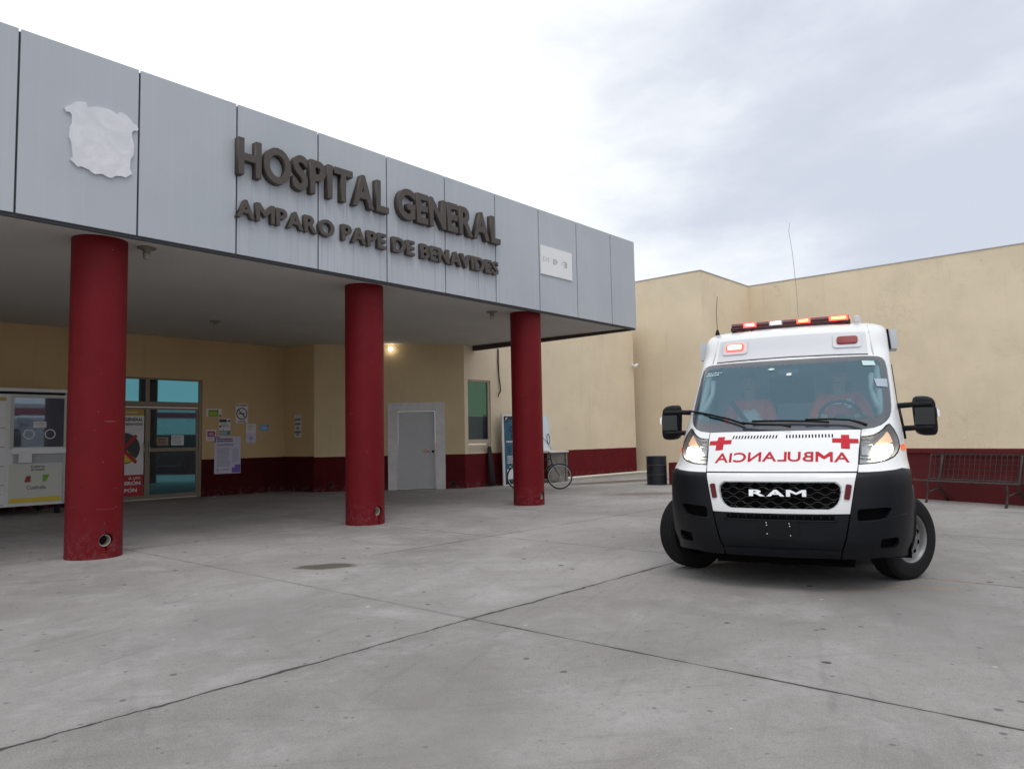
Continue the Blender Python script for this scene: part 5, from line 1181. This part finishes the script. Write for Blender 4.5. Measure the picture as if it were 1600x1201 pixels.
def person(x0, y0, z0, label, wrists, elbows, skinm, jacket, chestm, cap, turn=0.0):
    amb_m = Matrix.Translation((7.206, 2.759, 0)) @ Matrix.Rotation(AT - PI / 2, 4, 'Z')
    r_ = empty('person', amb_m @ Vector((x0, y0, z0)), AT - PI / 2, label, 'person')
    sh = [(s_ * .185, .02, .56) for s_ in (1, -1)]
    core = [(0, 0, 0, (.16, .12)), (0, .02, .20, (.145, .11)), (0, .03, .38, (.165, .115)), (0, .03, .52, (.12, .085)), (0, .01, .62, .055), (0, -.01, .70, (.062, .075)), (0, -.02, .78, (.080, .098)), (0, -.01, .86, (.078, .096)), (0, 0, .92, .05)]
    ch = [core]
    for s_ in (1, -1): ch.append([(0, 0, 0, 0), (s_ * .11, -.06, .0, .095), (s_ * .15, -.42, .04, .07), (s_ * .15, -.50, -.25, .05), (s_ * .15, -.58, -.30, .035)])
    for s_, e, w in zip((1, -1), elbows, wrists):
        pal = Vector(w[1]); wr = Vector(w[0]); el = Vector(e)
        ch.append([(0, .03, .52, 0), (*sh[0 if s_ > 0 else 1], .058), (*el, .042), (*wr, .028), (*pal, (.036, .018))])
        d = (pal - wr).normalized(); sd = d.cross(Vector((0, 0, 1))); sd = sd.normalized() if sd.length > .1 else Vector((1, 0, 0)); nn = d.cross(sd)
        for k, (o_, ln) in enumerate(((-.027, .062), (-.009, .072), (.009, .068), (.027, .054))):
            a = pal + sd * o_ + d * .02; b = a + d * ln * .5 - nn * .004; c_ = b + d * ln * .32 + Vector((0, 0, -ln * .45)); ch.append([(*pal, 0), (*a, .0095), (*b, .009), (*c_, .0075)])
        a = wr + (pal - wr) * .5 - sd * .03 * s_; b = a + d * .035 - sd * .018 * s_; c_ = b + d * .028; ch.append([(*wr, 0), (*a, .012), (*b, .010), (*c_, .0085)])
    # nose and ears belong to the same surface
    ch.append([(0, -.02, .78, 0), (0, -.112, .775, .016)])
    for s_ in (1, -1): ch.append([(0, -.02, .78, 0), (s_ * .092, .0, .785, .016)])
    body_ = skin('body', ch, skinm, r_)
    jk = [[(0, 0, .05, (.175, .135)), (0, .02, .20, (.165, .128)), (0, .03, .38, (.182, .132)), (0, .03, .50, (.14, .105)), (0, .015, .585, (.075, .07))]]
    for s_, e, w in zip((1, -1), elbows, wrists): jk.append([(0, .03, .50, 0), (*sh[0 if s_ > 0 else 1], .078), (*(Vector(sh[0 if s_ > 0 else 1]) * .5 + Vector(e) * .5), .068), (*e, .058), (*(Vector(e) * .35 + Vector(w[0]) * .65), .045), (*(Vector(e) * .08 + Vector(w[0]) * .92), .042)])
    skin('jacket', jk, jacket, body_)
    # chest panel: a shaped bib over the jacket front
    bm = BM(); rows = []
    for i in range(9):
        z = .16 + i * .045; hw = .135 - .05 * max(0, (i - 5) / 3); rows.append([bm.verts.new((hw * t, -.140 + .045 * t * t + .010 * (i > 6) * (i - 6) * 2.2 + (.012 if i < 3 else 0), z - .03 * (1 - abs(t)) * (i == 8))) for t in (-1, -.5, 0, .5, 1)])
    for A, B in zip(rows, rows[1:]):
        for k in range(4): bm.faces.new((A[k], A[k + 1], B[k + 1], B[k]))
    o_ = obj('chest_panel', bm, chestm, body_, smooth=True); md = o_.modifiers.new('t', 'SOLIDIFY'); md.thickness = .012; me = evald(o_); o_.modifiers.clear(); o_.data = me
    bm = BM(); bmesh.ops.create_uvsphere(bm, u_segments=20, v_segments=12, radius=.107, matrix=Matrix.Translation((0, .012, .825)) @ Matrix.Diagonal((.92, 1.08, 1.0, 1)))
    bmesh.ops.delete(bm, geom=[v for v in bm.verts if v.co.z < .80 + (.05 if v.co.y < -.03 else 0) - (.05 if v.co.y > .03 else 0)], context='VERTS')
    if cap:
        A = [bm.verts.new((.075 * t, -.095 - .06 * (1 - t * t), .852 - .012 * t * t)) for t in (-1, -.5, 0, .5, 1)]; B = [bm.verts.new((.08 * t, -.06, .862)) for t in (-1, -.5, 0, .5, 1)]
        for k in range(4): bm.faces.new((A[k], A[k + 1], B[k + 1], B[k]))
    obj('cap' if cap else 'hair', bm, mat('headwear', (.28, .03, .02) if cap else (.012, .010, .009), .8), body_, smooth=True)
    for s_ in (1, -1):
        bm = BM(); bmesh.ops.create_uvsphere(bm, u_segments=10, v_segments=8, radius=.009, matrix=Matrix.Translation((s_ * .033, -.097, .797))); obj('eye', bm, mat('eye_dark', (.05, .04, .035), .3), body_, smooth=True)
    bm = BM(); tube(bm, [(-.026, -.100, .725), (-.012, -.107, .727), (0, -.108, .726), (.012, -.107, .727), (.026, -.100, .725)], .006, 6); obj('mouth', bm, mat('lips', (.16, .06, .05), .5), body_, smooth=True)
    return r_, body_
sk1 = mat('skin_brown', (.42, .25, .17), .55); sk2 = mat('skin_tan', (.50, .30, .21), .55)
JK = mat('orange_jacket', (.90, .13, .045), .75, noise=.15, nscale=8); WHT = mat('white_cloth', (.85, .86, .86), .8)
# steering-wheel grips in the driver's own frame (origin at the hips)
p1, bd1 = person(.45, 1.02, 1.13, 'driver in orange-red jacket gripping the steering wheel behind the windscreen', [((.22, -.44, .37), (.195, -.525, .365)), ((-.17, -.44, .37), (-.145, -.525, .365))], [(.30, -.17, .31), (-.27, -.17, .31)], sk2, JK, mat('red_cloth', (.62, .06, .03), .8), True)
bm = BM()
for a, b in ((.02, .05), (.05, .02)): box(bm, .10 - a, .10 + a, -.158, -.150, .50 - b, .50 + b)
obj('cross_emblem', bm, WHT, bd1)
bm = BM(); prism(bm, [(-.10, .49), (.03, .50), (.01, .535), (-.04, .545)], -.152, -.142); obj('collar', bm, WHT, bd1)
p2, bd2 = person(-.47, 1.02, 1.10, 'passenger in orange jacket with white chest panel and dark seat belt', [((.10, -.32, .18), (.075, -.40, .17)), ((-.13, -.32, .18), (-.10, -.40, .17))], [(.27, -.10, .22), (-.28, -.10, .22)], sk1, JK, WHT, False)
bm = BM()
q0, q1 = Vector((-.20, -.06, .60)), Vector((.16, -.155, .10))
nn = (q1 - q0).normalized(); sd = Vector((nn.z, 0, -nn.x)).normalized() * .026
vs = [bm.verts.new(v) for v in (q0 + sd, q0 - sd, (q0 + q1) / 2 - sd + Vector((0, -.065, 0)), q1 - sd, q1 + sd, (q0 + q1) / 2 + sd + Vector((0, -.065, 0)))]
bm.faces.new((vs[0], vs[1], vs[2], vs[5])); bm.faces.new((vs[5], vs[2], vs[3], vs[4])); obj('seat_belt', bm, M['black'], bd2)

# ------------------------------------------------------------------ sky, sun, camera
W = bpy.data.worlds.new('World'); S.world = W; W.use_nodes = True
nt = W.node_tree; bg = nt.nodes['Background']; g = G(W); SUN_EL, SUN_AZ = R(62), math.atan2(-.55, -.35)
sky = nt.nodes.new('ShaderNodeTexSky'); sky.sky_type = 'NISHITA'; sky.sun_disc = False; sky.sun_elevation = SUN_EL; sky.sun_rotation = PI / 2 - SUN_AZ
d = g.coord('Generated'); dx, dy, dz = g.sep(d)
n1 = g.noise(g.mapv(d, (1, 1, 2.2)), 1.7, 6, .55, dist=.3); n2 = g.noise(g.mapv(d, (1, 1, 2.6)), 4.5, 6, .55)
# grey cloud bank low to the right, broken brightness to the left and overhead
side_ = g.math('ADD', g.math('MULTIPLY', dx, .80), g.math('MULTIPLY', dy, -.60))
bank = g.math('MULTIPLY', g.rng(side_, .02, .55), g.rng(dz, .80, .42))
bank = g.math('MULTIPLY', bank, g.rng(dz, .10, .30, .35, 1))
k = g.math('ADD', g.math('MULTIPLY', bank, .85), g.math('MULTIPLY', g.math('SUBTRACT', n1, .5), 1.5))
k = g.math('ADD', k, g.math('MULTIPLY', g.math('SUBTRACT', n2, .5), .75))
cloud = g.mix(g.rng(k, .02, .85), (11.7, 12.0, 12.2), (6.8, 7.25, 8.35))
back = g.math('MULTIPLY', g.rng(g.math('SUBTRACT', g.math('MULTIPLY', dy, -.95), g.math('MULTIPLY', dx, .3)), .15, .8), g.rng(dz, .62, .22))  # unseen sky behind the camera darkened low down to dim light under the canopy
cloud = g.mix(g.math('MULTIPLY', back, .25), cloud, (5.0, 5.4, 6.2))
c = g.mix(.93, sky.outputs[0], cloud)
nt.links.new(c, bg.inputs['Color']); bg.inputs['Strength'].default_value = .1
L = bpy.data.lights.new('Sun', 'SUN'); L.energy = .75; L.angle = R(25); L.color = (1, .95, .87)
lo = bpy.data.objects.new('Sun', L); COL.objects.link(lo)
sd = Vector((math.cos(SUN_EL) * math.cos(SUN_AZ), math.cos(SUN_EL) * math.sin(SUN_AZ), math.sin(SUN_EL)))
lo.rotation_euler = sd.to_track_quat('Z', 'Y').to_euler(); lo.location = (0, 0, 20)
cam = bpy.data.cameras.new('Camera'); co = bpy.data.objects.new('Camera', cam); COL.objects.link(co)
r2, u2, f2 = Vector((.659579, -.751374, -.019817)), Vector((-.042636, -.063724, .997056)), Vector((.750425, .656792, .074067))
mt_ = Matrix((r2, u2, -f2)).transposed().to_4x4(); mt_.translation = (0, 0, 1.32); co.matrix_world = mt_
cam.sensor_width = 36; cam.sensor_fit = 'HORIZONTAL'; cam.lens = 1157.38 / 1600 * 36; cam.clip_end = 2000; cam.clip_start = .05
S.camera = co
S.view_settings.view_transform = 'Standard'; S.view_settings.look = 'None'; S.view_settings.exposure = 0; S.view_settings.gamma = 1
S.render.engine = 'CYCLES'
S.cycles.max_bounces = 8; S.cycles.transparent_max_bounces = 12
